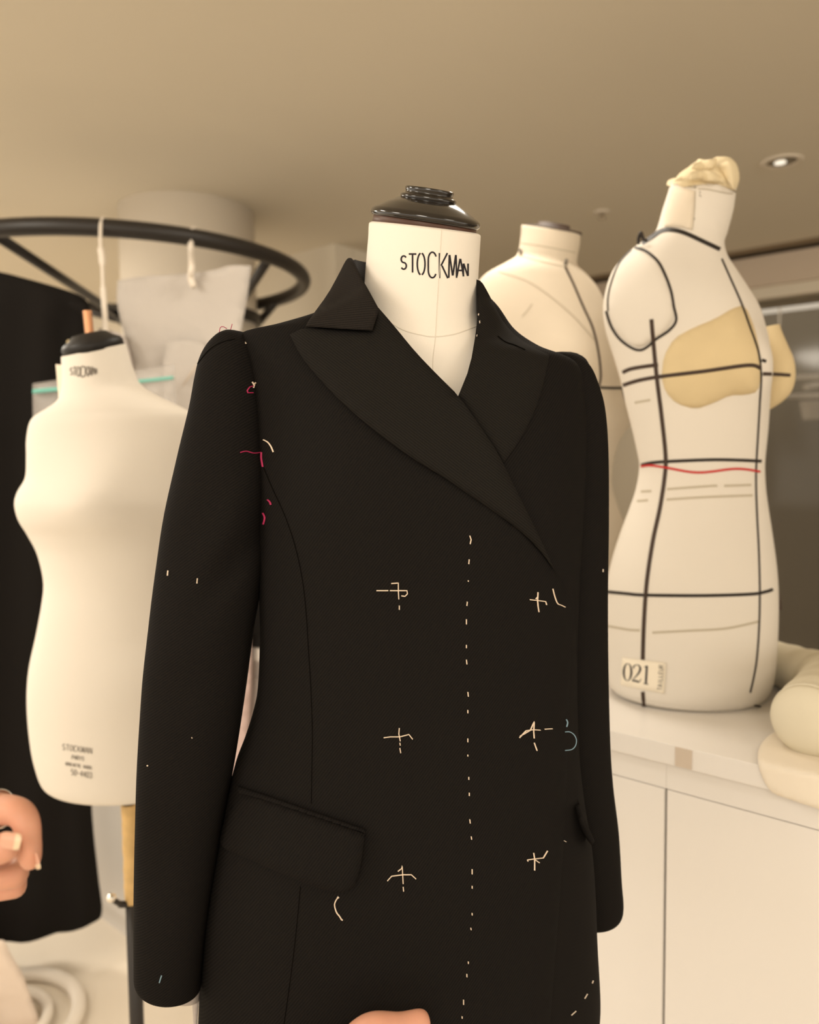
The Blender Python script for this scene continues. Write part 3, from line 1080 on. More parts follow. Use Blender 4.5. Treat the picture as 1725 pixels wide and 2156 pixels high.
seam([(556, 985), (575, 1030), (600, 1085), (622, 1150), (637, 1220), (645, 1290), (650, 1370), (655, 1450), (658, 1540), (657, 1620), (656, 1692)], BV_BODY)
seam([(633, 1866), (629, 1910), (622, 1980), (612, 2060), (598, 2160)], BV_BODY)
seam([(1048, 708), (1064, 720), (1084, 727), (1106, 737)], Multi(BV_COAT, BV_RL), 2.2)
seam([(413, 770), (440, 738), (465, 722), (495, 714)], BV_SL, 1.8)

# basting and tacks
ALL = Multi(BV_COAT, BV_FRONT, BV_RL, BV_LL, BV_SL, BV_SR)


def thread(name, strokes, w=2.0, m=M_THREAD, h=0.0009, bv=None):
    V, Fc = ribbon(strokes, w * 0.8, bv or ALL, h, 0.0006, 2.5)
    return obj(name, V, Fc, m, coat)


dash = [(989, 1127, 992, 1136), (992, 1136, 990, 1145), (988, 1177, 987, 1187), (986, 1221, 986, 1224), (984, 1266, 983, 1275), (982, 1303, 982, 1314), (982, 1357, 982, 1364), (982, 1388, 983, 1398), (985, 1456, 986, 1466), (985, 1494, 985, 1501), (985, 1554, 985, 1562), (985, 1588, 985, 1592),
        (987, 1635, 987, 1641), (988, 1668, 988, 1675), (989, 1724, 990, 1733), (992, 1760, 993, 1767), (994, 1829, 994, 1840), (994, 1864, 994, 1870), (994, 1921, 994, 1926), (991, 1952, 992, 1957), (986, 2023, 986, 2028), (983, 2049, 983, 2056), (976, 2103, 976, 2114), (973, 2138, 973, 2143)]
for x0, y0, x1, y1 in dash:
    thread('basting_stitch', [[(x0, y0), (x1, y1)]], 3.0)
sleeve_d = [(325, 1194, 324, 1206), (355, 1201, 354, 1212), (416, 1217, 415, 1228), (517, 720, 520, 724), (403, 1552, 405, 1554), (311, 1611, 313, 1613)]
for x0, y0, x1, y1 in sleeve_d:
    thread('basting_stitch', [[(x0, y0), (x1, y1)]], 2.6)
for x0, y0, x1, y1 in ((1191, 1772, 1186, 1769), (1248, 2064, 1246, 2070), (1236, 2092, 1230, 2102), (1212, 2128, 1202, 2137), (1269, 1198, 1269, 1204), (1007, 661, 1007, 665), (1009, 676, 1010, 682), (1004, 706, 1004, 711)):
    thread('basting_stitch', [[(x0, y0), (x1, y1)]], 2.2, M_GREY)
tacks = [
    [[(793, 1243), (818, 1243)], [(821, 1243), (857, 1243), (858, 1250), (853, 1255), (845, 1254)], [(824, 1228), (839, 1227), (839, 1245), (840, 1261)], [(841, 1274), (841, 1283)]],
    [[(1114, 1262), (1132, 1264), (1148, 1266), (1150, 1273)], [(1132, 1246), (1131, 1264), (1132, 1276), (1134, 1288)], [(1127, 1261), (1132, 1256)]],
    [[(808, 1553), (822, 1551), (842, 1551), (861, 1546), (869, 1556)], [(841, 1532), (840, 1545), (843, 1560)], [(842, 1563), (843, 1569)], [(842, 1574), (844, 1585)]],
    [[(1093, 1553), (1107, 1538), (1122, 1536), (1137, 1537)], [(1145, 1535), (1162, 1534)], [(1094, 1550), (1116, 1537), (1124, 1519), (1123, 1540), (1124, 1554)], [(1124, 1563), (1130, 1580)]],
    [[(816, 1854), (825, 1844), (849, 1841), (866, 1841), (876, 1850)], [(838, 1834), (846, 1828), (847, 1822), (848, 1841), (849, 1860)], [(849, 1866), (850, 1876)]],
    [[(1111, 1813), (1110, 1810), (1125, 1808), (1143, 1806), (1152, 1791)], [(1123, 1795), (1125, 1808), (1125, 1832)], [(1125, 1809), (1135, 1816)]],
]
for t_ in tacks:
    thread('tailor_tack', t_, 2.8, M_THREAD, 0.001)
thread('loose_thread', [smooth2([(1163, 1239), (1167, 1255), (1173, 1270), (1181, 1274), (1189, 1278)])], 2.6)
thread('loose_thread', [smooth2([(712, 1889), (707, 1897), (705, 1906), (709, 1920), (715, 1928), (720, 1936)]), [(711, 1887), (714, 1890)], [(718, 1934), (722, 1937)]], 3.4, M_THREAD, 0.001)
thread('loose_thread', [smooth2([(556, 926), (565, 931), (572, 940), (577, 952)])], 3.0)
thread('loose_thread', [smooth2([(541, 805), (535, 810), (533, 817)]), [(530, 804), (535, 812)]], 3.4)
for st in ([[(532, 813), (525, 815), (520, 822), (521, 827), (532, 827)]], [smooth2([(505, 953), (518, 950), (534, 954), (552, 952)]), smooth2([(552, 952), (552, 965), (555, 983)])], [smooth2([(565, 1052), (570, 1057), (572, 1063)])], [smooth2([(555, 1080), (559, 1090), (556, 1104)])]):
    o_ = thread('loose_thread', st, 3.0, M_PINK, 0.0012)
    o_['label'] = 'short bright pink thread'
V, Fc = tube([at(x, y, 0.845) for x, y in smooth2([(462, 700), (464, 690), (470, 688), (478, 692)])], 0.0004, 5)
obj('loose_thread', V, Fc, M_PINK, coat)
V, Fc = tube([at(x, y, 0.845) for x, y in smooth2([(484, 698), (487, 690), (489, 682)])], 0.0004, 5)
obj('loose_thread', V, Fc, M_PINK, coat)
c1 = cast2(1192, 1545, (BV_COAT, BV_FRONT))
yb = c1[0].y - 0.006
V, Fc = tube([at(x, y, yb) for x, y in smooth2([(1190, 1541), (1200, 1541), (1209, 1547), (1214, 1558), (1212, 1570), (1204, 1578), (1190, 1580)])], 0.00055, 6)
o_ = obj('loose_thread', V, Fc, M_BLUE, coat)
o_['label'] = 'pale blue thread loop'
thread('loose_thread', [smooth2([(1191, 1514), (1194, 1521), (1192, 1530)])], 2.2, M_BLUE)
thread('loose_thread', [[(341, 2052), (336, 2068)]], 3.2, M_BLUE)

# ================================================================== LEFT DRESS FORM
YL_ = 1.45
lf = thing('dress_form', 'bare cream dress form with black cap, bust turned left, beside the coat sleeve', 'dress form', (at(268, 1900, YL_).x, YL_, 0))
rows = [(134, 750, 262, 724, YL_, .95, 12), (134, 758, 265, 735, YL_, .95, 12), (136, 790, 277, 775, YL_, .95, 8), (134, 822, 291, 806, YL_, .92, 4), (126, 846, 318, 826, YL_, .82), (104, 862, 358, 846, YL_, .68), (77, 878, 398, 866, YL_, .56), (66, 896, 411, 884, YL_, .54), (61, 930, 410, 930, YL_, .55), (62, 965, 403, 965, YL_, .6), (61, 1005, 398, 1005, YL_, .66), (46, 1035, 396, 1035, YL_, .7), (41, 1060, 395, 1060, YL_, .72),
        (48, 1092, 392, 1092, YL_, .7), (66, 1125, 388, 1125, YL_, .66), (85, 1165, 384, 1165, YL_, .64), (97, 1220, 380, 1220, YL_, .64), (94, 1265, 382, 1265, YL_, .64), (83, 1330, 392, 1330, YL_, .66), (70, 1395, 412, 1395, YL_, .68), (66, 1450, 420, 1450, YL_, .7), (68, 1510, 424, 1510, YL_, .7), (75, 1570, 424, 1570, YL_, .7), (85, 1612, 421, 1612, YL_, .7), (93, 1634, 418, 1634, YL_, .7), (103, 1646, 410, 1648, YL_, .7), (120, 1653, 396, 1655, YL_, .68), (170, 1658, 350, 1660, YL_, .68)]


def lffn(p, c, th, t, u, v):
    if math.sin(th) < 0:
        y = proj(c)[1]
        a = math.degrees(th) - 360 if th > math.pi else math.degrees(th)
        for a0, amp, y0 in ((-80, .026, 1045),):
            p = p + Vector((0, -1, 0)) * (amp * math.exp(-((y - y0) / 85.0) ** 2) * math.exp(-((a - a0) / 28.0) ** 2))
    return p


V, Fc = loft(rows, 5, 80, fn=lffn)
obj('torso', V, Fc, M_LINEN3, lf)
BV_LF = bvh_of(V, Fc)
cL = (at(134, 750, YL_) + at(262, 724, YL_)) / 2
axr = (at(262, 724, YL_) - at(134, 750, YL_)).normalized()
axv = Vector((0, math.cos(math.radians(12)), math.sin(math.radians(12))))
AXL = axr.cross(axv).normalized()
p2 = YL_ / F
V, Fc = lathe([(62 * p2, -0.002), (62 * p2, 0.010), (58 * p2, 0.016), (44 * p2, 0.022), (34 * p2, 0.030), (8 * p2, 0.032)], cL, AXL, 48)
obj('cap', V, Fc, M_LACQM, lf)
prof = []
for i in range(23):
    z = 0.028 + i * 0.002
    prof.append(((9.6 if i % 2 else 8.0) * p2, z))
V, Fc = lathe(prof, cL + axr * (-6 * p2), Vector((-0.06, 0, 1)), 20)
obj('threaded_rod', V, Fc, M_COPPER, lf)
BX = [(148, 154, 775, 789), (155, 161, 773, 791), (162, 169, 772, 793), (170, 178, 771, 794), (179, 186, 771, 793), (187, 194, 772, 791), (194, 200, 774, 789), (200, 204, 776, 787)]
V, Fc = ribbon(lettering('STOCKMAN', [bxm(b) for b in BX]), 2.4, BV_LF, 0.0001, 0.0006, 2.0)
obj('lettering', V, Fc, M_INKF, lf)
st = lettering('STOCKMAN', line_boxes('STOCKMAN', (132, 1566), (6.4, 0.9), (-0.6, 12))) + lettering('PARIS', line_boxes('PARIS', (152, 1590), (4.2, .5), (-.4, 8))) \
    + lettering('BREVETE SGDG', line_boxes('BREVETE SGDG', (139, 1605), (3.7, .6), (-.2, 5.5))) + lettering('50-4403', line_boxes('50-4403', (150, 1619), (5.2, .9), (-.5, 12)))
V, Fc = ribbon(st, 1.5, BV_LF, 0.0001, 0.0006, 2.0)
obj('stamp', V, Fc, M_INKF, lf)
zl = at(270, 1664, YL_).z
pc = at(272, 1680, YL_)
leanp = at(288, 2150, YL_)


def polept(py):
    t = (py - 1680) / (2150 - 1680)
    return pc.lerp(leanp, t)


def straight(p_, q_, r0, r1, n=20):
    return lathe([(r0, 0), (r1, (q_ - p_).length)], p_, (q_ - p_), n)


V, Fc = straight(polept(1655), polept(1698), 17.5 * p2, 17 * p2)
obj('socket', V, Fc, M_LACQM, lf)
prof = []
L_ = (polept(1896) - polept(1690)).length
for i in range(25):
    prof.append((17 * p2 * (1 + 0.05 * math.sin(i * 1.3) * (1 if i % 3 else -0.4)), L_ * i / 24))
V, Fc = lathe(prof, polept(1690), polept(1896) - polept(1690), 24)
obj('wooden_post', V, Fc, M_CORK, lf)
V, Fc = straight(polept(1890), polept(2560), 15.5 * p2, 15.5 * p2)
obj('pole', V, Fc, M_BLKMET, lf)
k0 = polept(1902)
V, Fc = join(tube([k0, at(252, 1904, 1.43)], 9 * p2 * 0.8, 12), tube(spline([at(254, 1904, 1.43), at(244, 1898, 1.42), at(237, 1893, 1.415)]), [.005] * 13, 10))
obj('clamp_screw', V, Fc, M_BLKMET, lf)
V, Fc = lathe([(0.002, -0.009), (0.007, -0.006), (0.009, 0), (0.007, 0.006), (0.002, 0.009)], at(234, 1890, 1.412), Vector((-1, -.3, .4)), 16)
obj('clamp_knob', V, Fc, M_SILVER, lf)
bp = polept(2560)
bp = Vector((bp.x, bp.y, 0))
for a in (80, 200, 320):
    dd = Vector((math.cos(math.radians(a)), math.sin(math.radians(a)), 0))
    V, Fc = tube(spline([bp + ZV * 0.16, bp + dd * 0.12 + ZV * 0.12, bp + dd * 0.26 + ZV * 0.02]), 0.012, 10)
    obj('leg', V, Fc, M_BLKMET, lf)
V, Fc = straight(Vector((bp.x, bp.y, 0.10)), polept(2500), 0.014, 0.0137)
obj('lower_pole', V, Fc, M_BLKMET, lf)

# pale card standing behind its neck
V, Fc = panel([(117, 767, 1), (150, 770, 1), (160, 870, 1), (126, 870, 1)], lambda x, y: YL_ - 0.005, 0.003, 0, 14)
tag(obj('card', V, Fc, M_LABEL, smooth=False), 'narrow pale card tucked behind the neck of the left form', 'card')

# ================================================================== RIGHT FORM (021) on the worktop
YQ = 1.43
rf = thing('dress_form', 'cream dress form with black tapes, yellow foam cups and a paper label reading 021', 'dress form', (at(1450, 1480, YQ).x, YQ, ZT))
rows = [(1414, 388, 1546, 402, YQ, .95, 12), (1408, 410, 1544, 420, YQ, .95, 12), (1398, 440, 1539, 450, YQ, .93, 10), (1388, 474, 1528, 492, YQ, .9, 8), (1380, 488, 1522, 515, YQ, .85, 6), (1352, 508, 1530, 545, YQ, .72, 3), (1318, 536, 1552, 580, YQ, .62), (1292, 568, 1574, 615, YQ, .6), (1277, 610, 1594, 650, YQ, .6), (1272, 655, 1606, 690, YQ, .6), (1279, 700, 1612, 720, YQ, .62),
        (1295, 750, 1614, 755, YQ, .66), (1310, 800, 1614, 800, YQ, .7), (1321, 850, 1613, 850, YQ, .72), (1335, 905, 1610, 905, YQ, .76), (1347, 960, 1605, 955, YQ, .8), (1350, 985, 1603, 985, YQ, .82), (1343, 1030, 1605, 1030, YQ, .82), (1328, 1075, 1611, 1075, YQ, .8), (1308, 1130, 1619, 1130, YQ, .78), (1290, 1190, 1626, 1190, YQ, .78), (1280, 1245, 1629, 1245, YQ, .78), (1276, 1320, 1628, 1320, YQ, .78), (1277, 1390, 1624, 1390, YQ, .78), (1280, 1424, 1619, 1428, YQ, .78), (1288, 1448, 1608, 1453, YQ, .78), (1303, 1461, 1594, 1465, YQ, .77)]


def rffn(p, c, th, t, u, v):
    y = proj(c)[1]
    a = math.degrees(th) - 360 if th > math.pi else math.degrees(th)
    # flat arm plate facing the camera at the left, bust towards the right
    p = p + Vector((0.3, -1, 0)).normalized() * (0.045 * math.exp(-((y - 775) / 90.0) ** 2) * math.exp(-((a + 62) / 26.0) ** 2))
    p = p + Vector((-0.1, -1, 0)).normalized() * (0.018 * math.exp(-((y - 630) / 85.0) ** 2) * math.exp(-((a + 128) / 30.0) ** 2))
    return p


V, Fc = loft(rows, 5, 84, fn=rffn)
obj('torso', V, Fc, M_LINEN3, rf)
BV_RF = bvh_of(V, Fc)
# arm plate disc
poly = [(1334, 523), (1362, 532), (1388, 555), (1405, 590), (1417, 630), (1421, 670), (1405, 695), (1375, 717), (1349, 733), (1328, 727), (1304, 708), (1287, 682), (1279, 650), (1281, 610), (1294, 572), (1312, 540)]
V, Fc = panel(poly, on_surface(BV_RF, 0.004, YQ), 0.006, 8, 12)
obj('arm_plate', V, Fc, M_LINEN3, rf)
BV_AP = bvh_of(V, Fc)
# foam cups
polyc = [(1393, 795), (1398, 750), (1420, 712), (1460, 690), (1505, 672), (1545, 648), (1570, 642), (1590, 690), (1602, 745), (1603, 790), (1597, 825), (1570, 832), (1537, 832), (1505, 848), (1465, 862), (1425, 850), (1402, 826)]
cpol = [Vector(p) for p in polyc]


def cuplift(x, y):
    q = Vector((x, y))
    d = min(seg_dist(q, cpol[i - 1], cpol[i]) for i in range(len(cpol)))
    return 0.003 + 0.020 * (1 - math.exp(-d / 45.0))


V, Fc = panel(polyc, on_surface(BV_RF, cuplift, YQ), 0.004, 5, 12)
obj('foam_cup', V, Fc, M_FOAM, rf)
BV_C1 = bvh_of(V, Fc)
rows = [(1612, 688, 1641, 684, 1.47, 1.0), (1606, 700, 1645, 702, 1.47, 1.2), (1600, 730, 1655, 730, 1.465, 1.3), (1596, 765, 1666, 760, 1.46, 1.3), (1596, 795, 1669, 795, 1.46, 1.3), (1598, 825, 1662, 825, 1.46, 1.3), (1602, 848, 1645, 846, 1.46, 1.2), (1606, 862, 1622, 862, 1.46, 1.0)]
V, Fc = loft(rows, 4, 32)
obj('foam_cup', V, Fc, M_FOAM, rf)
BV_C2 = bvh_of(V, Fc)
BV_R = Multi(BV_RF, BV_AP, BV_C1, BV_C2)
# far shoulder strap edge
# tapes
tp = [
    ('neck_tape', [(1352, 512), (1372, 500), (1392, 487), (1412, 484), (1440, 490), (1480, 508), (1516, 525)], 8, M_TAPE),
    ('armhole_tape', [(1335, 521), (1360, 529), (1385, 550), (1400, 577), (1413, 612), (1419, 645), (1424, 674), (1410, 695), (1382, 714), (1365, 729), (1349, 737), (1330, 732), (1305, 713), (1287, 686), (1277, 655)], 5, M_TAPE),
    ('armhole_tape', [(1330, 526), (1306, 552), (1290, 588), (1281, 625), (1281, 655)], 2.6, M_TAPE),
    ('side_tape', [(1372, 672), (1377, 730), (1384, 800), (1394, 880), (1402, 960), (1400, 1005), (1390, 1070), (1375, 1140), (1362, 1230), (1356, 1320), (1354, 1392)], 7.5, M_TAPEB),
    ('side_tape', [(1354, 1456), (1356, 1480), (1361, 1514)], 7, M_TAPEB),
    ('bust_tape', [(1312, 784), (1328, 777), (1355, 772), (1386, 768)], 7, M_TAPEB),
    ('bust_tape', [(1313, 811), (1345, 801), (1390, 793), (1480, 782), (1575, 769), (1601, 775)], 7, M_TAPEB),
    ('bust_tape', [(1606, 787), (1635, 788), (1664, 790)], 6.5, M_TAPEB),
    ('bust_tape', [(1604, 758), (1613, 761)], 6, M_TAPE),
    ('waist_tape', [(1351, 979), (1375, 974), (1420, 971), (1500, 968), (1560, 969), (1603, 971)], 6, M_TAPE),
    ('hip_tape', [(1279, 1246), (1320, 1250), (1360, 1253), (1480, 1254), (1580, 1251), (1612, 1246), (1627, 1241)], 6, M_TAPE),
    ('centre_tape', [(1520, 545), (1540, 590), (1562, 640), (1580, 690), (1597, 740), (1603, 790), (1600, 850), (1596, 920), (1592, 1000), (1594, 1080), (1598, 1160), (1600, 1250), (1598, 1330), (1592, 1400), (1580, 1458)], 3.6, M_TAPE),
]
for nm, pth, w, mm in tp:
    V, Fc = ribbon([smooth2(pth)], w * 1.15, BV_R, 0.0008, 0.0006, 5)
    obj(nm, V, Fc, mm, rf)
V, Fc = ribbon([smooth2([(1351, 982), (1370, 980), (1400, 984), (1470, 995), (1550, 987), (1600, 993)])], 5, BV_R, 0.001, 0.0008, 5)
o_ = obj('waist_tape', V, Fc, M_RED, rf)
o_['label'] = 'thin red waist tape'
V, Fc = tube([at(x, y, 1.40) for x, y in smooth2([(1622, 1243), (1633, 1240), (1640, 1254), (1644, 1283)])], 0.0024, 8)
obj('tape_end', V, Fc, M_TAPEB, rf)
V, Fc = tube([at(x, y, 1.345) for x, y in smooth2([(1579, 1463), (1577, 1474), (1588, 1484), (1602, 1488)])], 0.0017, 8)
obj('tape_end', V, Fc, M_TAPE, rf)
V, Fc = tube(spline([at(1345, 514, 1.40), at(1345, 502, 1.40), at(1350, 490, 1.40), at(1355, 503, 1.395), at(1362, 506, 1.39)]), 0.003, 8)
obj('tape_end', V, Fc, M_TAPE, rf)
for pth in ([(1350, 1035), (1372, 1034)], [(1405, 1030), (1500, 1023), (1508, 1023)], [(1525, 1023), (1582, 1021)], [(1342, 1055), (1365, 1053)], [(1404, 1052), (1480, 1047), (1585, 1043)], [(1280, 1318), (1325, 1326), (1348, 1327)], [(1374, 1332), (1450, 1328), (1530, 1323), (1600, 1308)], [(1337, 848), (1370, 842)]):
    V, Fc = ribbon([smooth2(pth)], 5, BV_RF, 0.0001, 0.0004, 6)
    obj('pencil_line', V, Fc, M_PENCIL, rf)
# label 021
lp = [(1310, 1384, 1), (1403, 1396, 1), (1399, 1461, 1), (1307, 1443, 1)]
V, Fc = panel(lp, on_surface(BV_RF, 0.0022, 1.32), 0.0012, 0, 12)
lab = obj('paper_label', V, Fc, M_LABEL, rf)
lab['label'] = 'cream paper label printed 021'
BV_LAB = bvh_of(V, Fc)


def lbm(x, y):   # label coordinates 0..1 -> px
    a = Vector(lp[0][:2]).lerp(Vector(lp[1][:2]), x)
    b = Vector(lp[3][:2]).lerp(Vector(lp[2][:2]), x)
    return tuple(a.lerp(b, y))


def varstroke(pts_w, bv, lift=0.0003):
    """stroke with its own width at every point (px), for the serif numerals"""
    V, Fc = [], []
    for i, (x, y, w) in enumerate(pts_w):
        a = pts_w[max(i - 1, 0)]
        b = pts_w[min(i + 1, len(pts_w) - 1)]
        t = Vector((b[0] - a[0], b[1] - a[1])).normalized()
        n_ = Vector((-t.y, t.x)) * (w / 2)
        for s in (-1, 1):
            c = cast(x + n_.x * s, y + n_.y * s, bv)
            V.append(c[0] + c[1] * lift)
        if i:
            k = len(V)
            Fc.append((k - 4, k - 3, k - 1, k - 2))
    return V, Fc


parts_ = []
pw = []
for i in range(33):
    a = 2 * math.pi * i / 32
    x, y = lbm(0.145 + 0.086 * math.cos(a), 0.49 + 0.30 * math.sin(a))
    pw.append((x, y, 1.2 + 3.4 * abs(math.cos(a)) ** 1.5))
parts_.append(varstroke(pw, BV_LAB))
two = [(0.335, .33, 3.5), (0.345, .25, 3), (0.40, .19, 1.8), (0.46, .21, 3), (0.49, .31, 5), (0.465, .44, 4.5), (0.41, .57, 3), (0.345, .70, 2), (0.33, .76, 2.5), (0.40, .745, 4.5), (0.46, .76, 4), (0.50, .72, 2), (0.515, .64, 1.5)]
pw = [(*lbm(x - 0.062, y), w * 0.9) for x, y, w in smooth_rows(two, 4)]
parts_.append(varstroke(pw, BV_LAB))
pw = [(*lbm(0.572, y), 4.6) for y in (0.17, .3, .5, .7, .78)]
parts_.append(varstroke(pw, BV_LAB))
parts_.append(varstroke([(*lbm(x, 0.785), 1.8) for x in (0.515, .572, .630)], BV_LAB))
parts_.append(varstroke([(*lbm(0.515, .23), 1.6), (*lbm(0.545, .21), 2.2), (*lbm(0.572, .175), 2)], BV_LAB))
V, Fc = join(*parts_)
obj('numerals', V, Fc, M_INK, lab)
# vertical word, read from the bottom up
bxs = []
word = 'TAILLEUR'
for i in range(8):
    y0 = 0.90 - i * 0.105
    bxs.append(lambda x, y, y0=y0: lbm(0.845 + 0.095 * y, y0 - 0.075 * x))
V, Fc = ribbon(lettering(word, bxs), 1.6, BV_LAB, 0.0001, 0.0003, 2)
obj('word', V, Fc, M_INKF, lab)
# wrapped neck stump
rows = [(1412, 392, 1548, 404, YQ, .97, 14), (1414, 378, 1549, 386, YQ, 1.0, 14), (1430, 366, 1547, 370, YQ, .98, 10), (1450, 354, 1545, 356, YQ, .9, 5), (1462, 344, 1538, 346, YQ, .8), (1475, 340, 1520, 340, YQ, .6)]


def wrapfn(p, c, th, t, u, v):
    return p + (p - c).normalized() * 0.004 * math.sin(5 * th + 9 * t) + ZV * 0.004 * math.sin(3 * th + 5 * t)


V, Fc = loft(rows, 4, 48, fn=wrapfn)
nw = obj('neck_wrap', V, Fc, M_WRAP, rf)
nw['label'] = 'crumpled yellow padding on top of the neck'
for pl, dd in (([(1456, 356, 1), (1460, 344), (1482, 337), (1510, 333, 1), (1508, 350), (1480, 362, 1)], 1.375), ([(1512, 345, 1), (1536, 338), (1542, 350), (1548, 370), (1545, 398, 1), (1524, 372)], 1.37), ([(1418, 382, 1), (1440, 366), (1480, 356), (1515, 366), (1525, 385, 1), (1470, 378)], 1.362)):
    V, Fc = panel(pl, lambda x, y: dd + 0.008 * math.sin(x * .15), 0.004, 4, 8)
    obj('wrap_fold', V, Fc, M_WRAP, rf)
V, Fc = panel([(1416, 394, 1), (1440, 396), (1463, 402, 1), (1462, 440), (1458, 484, 1), (1428, 478), (1400, 478, 1), (1402, 440)], on_surface(BV_RF, 0.003, 1.37), 0.003, 4, 9)
o_ = obj('neck_patch', V, Fc, M_LINEN2, rf)
o_['label'] = 'darker worn linen patch on the neck'
V, Fc = ribbon([smooth2([(1464, 402), (1463, 440), (1458, 485)])], 2.2, BV_RF, 0.0002, 0.0004)
obj('neck_seam', V, Fc, M_PENCIL, rf)
V, Fc = ribbon([smooth2([(1470, 398), (1490, 399), (1525, 406), (1543, 408)]), smooth2([(1418, 388), (1440, 390), (1466, 397)])], 2.6, BV_RF, 0.0004, 0.0006)
obj('neck_seam', V, Fc, M_PENCIL, rf)
random.seed(3)
mk = []
for i in range(26):
    x, y = random.choice([(1440, 400), (1450, 465), (1462, 395)])
    x += random.gauss(0, 10)
    y += random.gauss(0, 9)
    mk.append([(x, y), (x + random.uniform(-5, 5), y + random.uniform(-5, 5))])
V, Fc = ribbon(mk, 1.6, BV_RF, 0.0001, 0.0006, 2)
obj('scribbles', V, Fc, M_INKF, rf)
# base edge
V, Fc = loft([(1288, 1450, 1606, 1454, YQ, .78), (1296, 1458, 1600, 1461, YQ, .775)], 2, 72)
obj('base_rim', V, Fc, M_LINEN3, rf)

# ================================================================== MIDDLE FORM behind the coat's shoulder
YM = 1.74
mf = thing('dress_form', 'aged linen dress form with flat dark top standing between the coat and the taped form', 'dress form', (at(1160, 1414, YM).x, YM, ZT))
rows = [(1099, 474, 1222, 494, YM, .98, 15), (1097, 500, 1220, 516, YM, .98, 13), (1093, 525, 1215, 545, YM, .95, 10), (1086, 540, 1216, 562, YM, .88, 7), (1060, 556, 1232, 578, YM, .76, 3), (1022, 578, 1256, 606, YM, .62), (1002, 605, 1273, 640, YM, .58), (990, 650, 1290, 690, YM, .58), (990, 720, 1303, 750, YM, .62), (996, 800, 1318, 820, YM, .66), (1002, 850, 1330, 862, YM, .68), (1012, 890, 1330, 890, YM, .68), (1030, 930, 1304, 926, YM, .72), (1040, 975, 1290, 972, YM, .78), (1040, 1020, 1287, 1020, YM, .8), (1030, 1065, 1298, 1065, YM, .8), (1010, 1130, 1325, 1130, YM, .76), (1000, 1200, 1338, 1200, YM, .74), (1000, 1290, 1340, 1290, YM, .72), (1015, 1358, 1325, 1360, YM, .68)]


def mffn(p, c, th, t, u, v):
    y = proj(c)[1]
    a = math.degrees(th) - 360 if th > math.pi else math.degrees(th)
    return p + Vector((0.1, -1, 0)).normalized() * (0.03 * math.exp(-((y - 790) / 90.0) ** 2) * math.exp(-((a + 75) / 26.0) ** 2))


V, Fc = loft(rows, 5, 72, fn=mffn)
obj('torso', V, Fc, M_LINEN2, mf)
BV_MF = bvh_of(V, Fc)
cM = (at(1099, 474, YM) + at(1222, 494, YM)) / 2
axr = (at(1222, 494, YM) - at(1099, 474, YM)).normalized()
axv = Vector((0, math.cos(math.radians(15)), math.sin(math.radians(15))))
AXM = axr.cross(axv).normalized()
p3 = YM / F
V, Fc = lathe([(58 * p3, -0.003), (60 * p3, 0.002), (58 * p3, 0.004), (34 * p3, 0.006), (33 * p3, 0.013), (30 * p3, 0.014)], cM + axr * (4 * p3), AXM, 40)
obj('cap', V, Fc, M_TAPEB, mf)
for nm, pth, w, mm in (('centre_tape', [(1190, 562), (1206, 594), (1228, 645), (1248, 690), (1260, 740), (1265, 790), (1261, 814)], 4.5, M_TAPEB), ('bust_tape', [(1262, 816), (1285, 817), (1312, 817)], 5.5, M_TAPE), ('side_tape', [(1311, 820), (1318, 845), (1324, 862)], 4, M_TAPE)):
    V, Fc = ribbon([smooth2(pth)], w, BV_MF, 0.0008, 0.0006, 5)
    obj(nm, V, Fc, mm, mf)
for pth in ([(1050, 572), (1110, 592), (1160, 625), (1210, 668), (1252, 716)], [(1100, 666), (1110, 655), (1121, 640)], [(1092, 538), (1130, 548), (1190, 562)], [(1097, 512), (1140, 518), (1212, 532)]):
    V, Fc = ribbon([smooth2(pth)], 2.2, BV_MF, 0.0001, 0.0006, 5)
    obj('seam_line', V, Fc, M_PENCIL, mf)
for x, y in ((1098, 536), (1066, 552), (1191, 558), (1030, 566)):
    c = cast(x, y, BV_MF)
    if c:
        V, Fc = tube([c[0], c[0] + c[1] * 0.006 + ZV * 0.008], 0.0035, 8)
        obj('pin', V, Fc, M_INKF, mf)

# ================================================================== STUFFED ARM AND CLOTH ON THE WORKTOP
YA = 1.40
pa = []
path = [(1560, 1418, 1.56, 40), (1630, 1418, 1.50, 46), (1690, 1432, 1.42, 52), (1742, 1452, 1.34, 62), (1748, 1478, 1.25, 72), (1726, 1512, 1.17, 80), (1704, 1536, 1.13, 80)]
zr = []
for x, y, Y, r in path:
    p = at(x, y, Y)
    R_ = r * Y / F
    p.z = max(p.z, ZT + R_ * 0.96)
    zr.append((p.x, p.y, p.z, R_))
sp = smooth_rows(zr, 8)
V, Fc = tube([q[:3] for q in sp], [q[3] * (1 + 0.02 * math.sin(i * 1.1)) for i, q in enumerate(sp)], 32)
c_end = Vector(sp[-1][:3])
sa_ = thing('stuffed_arm', 'padded cream cotton dress form arm bent on the worktop at the right edge', 'dress form arm', (c_end.x, c_end.y + 0.1, ZT))
obj('arm_body', V, Fc, M_ARM, sa_)
dirn = (Vector(sp[-1][:3]) - Vector(sp[-3][:3])).normalized()
RE = sp[-1][3]
V, Fc = lathe([(RE * math.cos(a) , RE * 0.55 * math.sin(a)) for a in [math.radians(x) for x in (0, 18, 36, 54, 70, 84)]], c_end - dirn * 0.002, dirn, 32)
obj('arm_end', V, Fc, M_ARM, sa_)
# cloth flap of the arm hanging over the counter front
cl = [(1650, 1530, 1), (1615, 1552), (1597, 1575), (1594, 1600), (1602, 1630), (1614, 1655), (1630, 1672), (1660, 1682), (1700, 1696), (1790, 1724, 1), (1800, 1560, 1), (1720, 1535)]


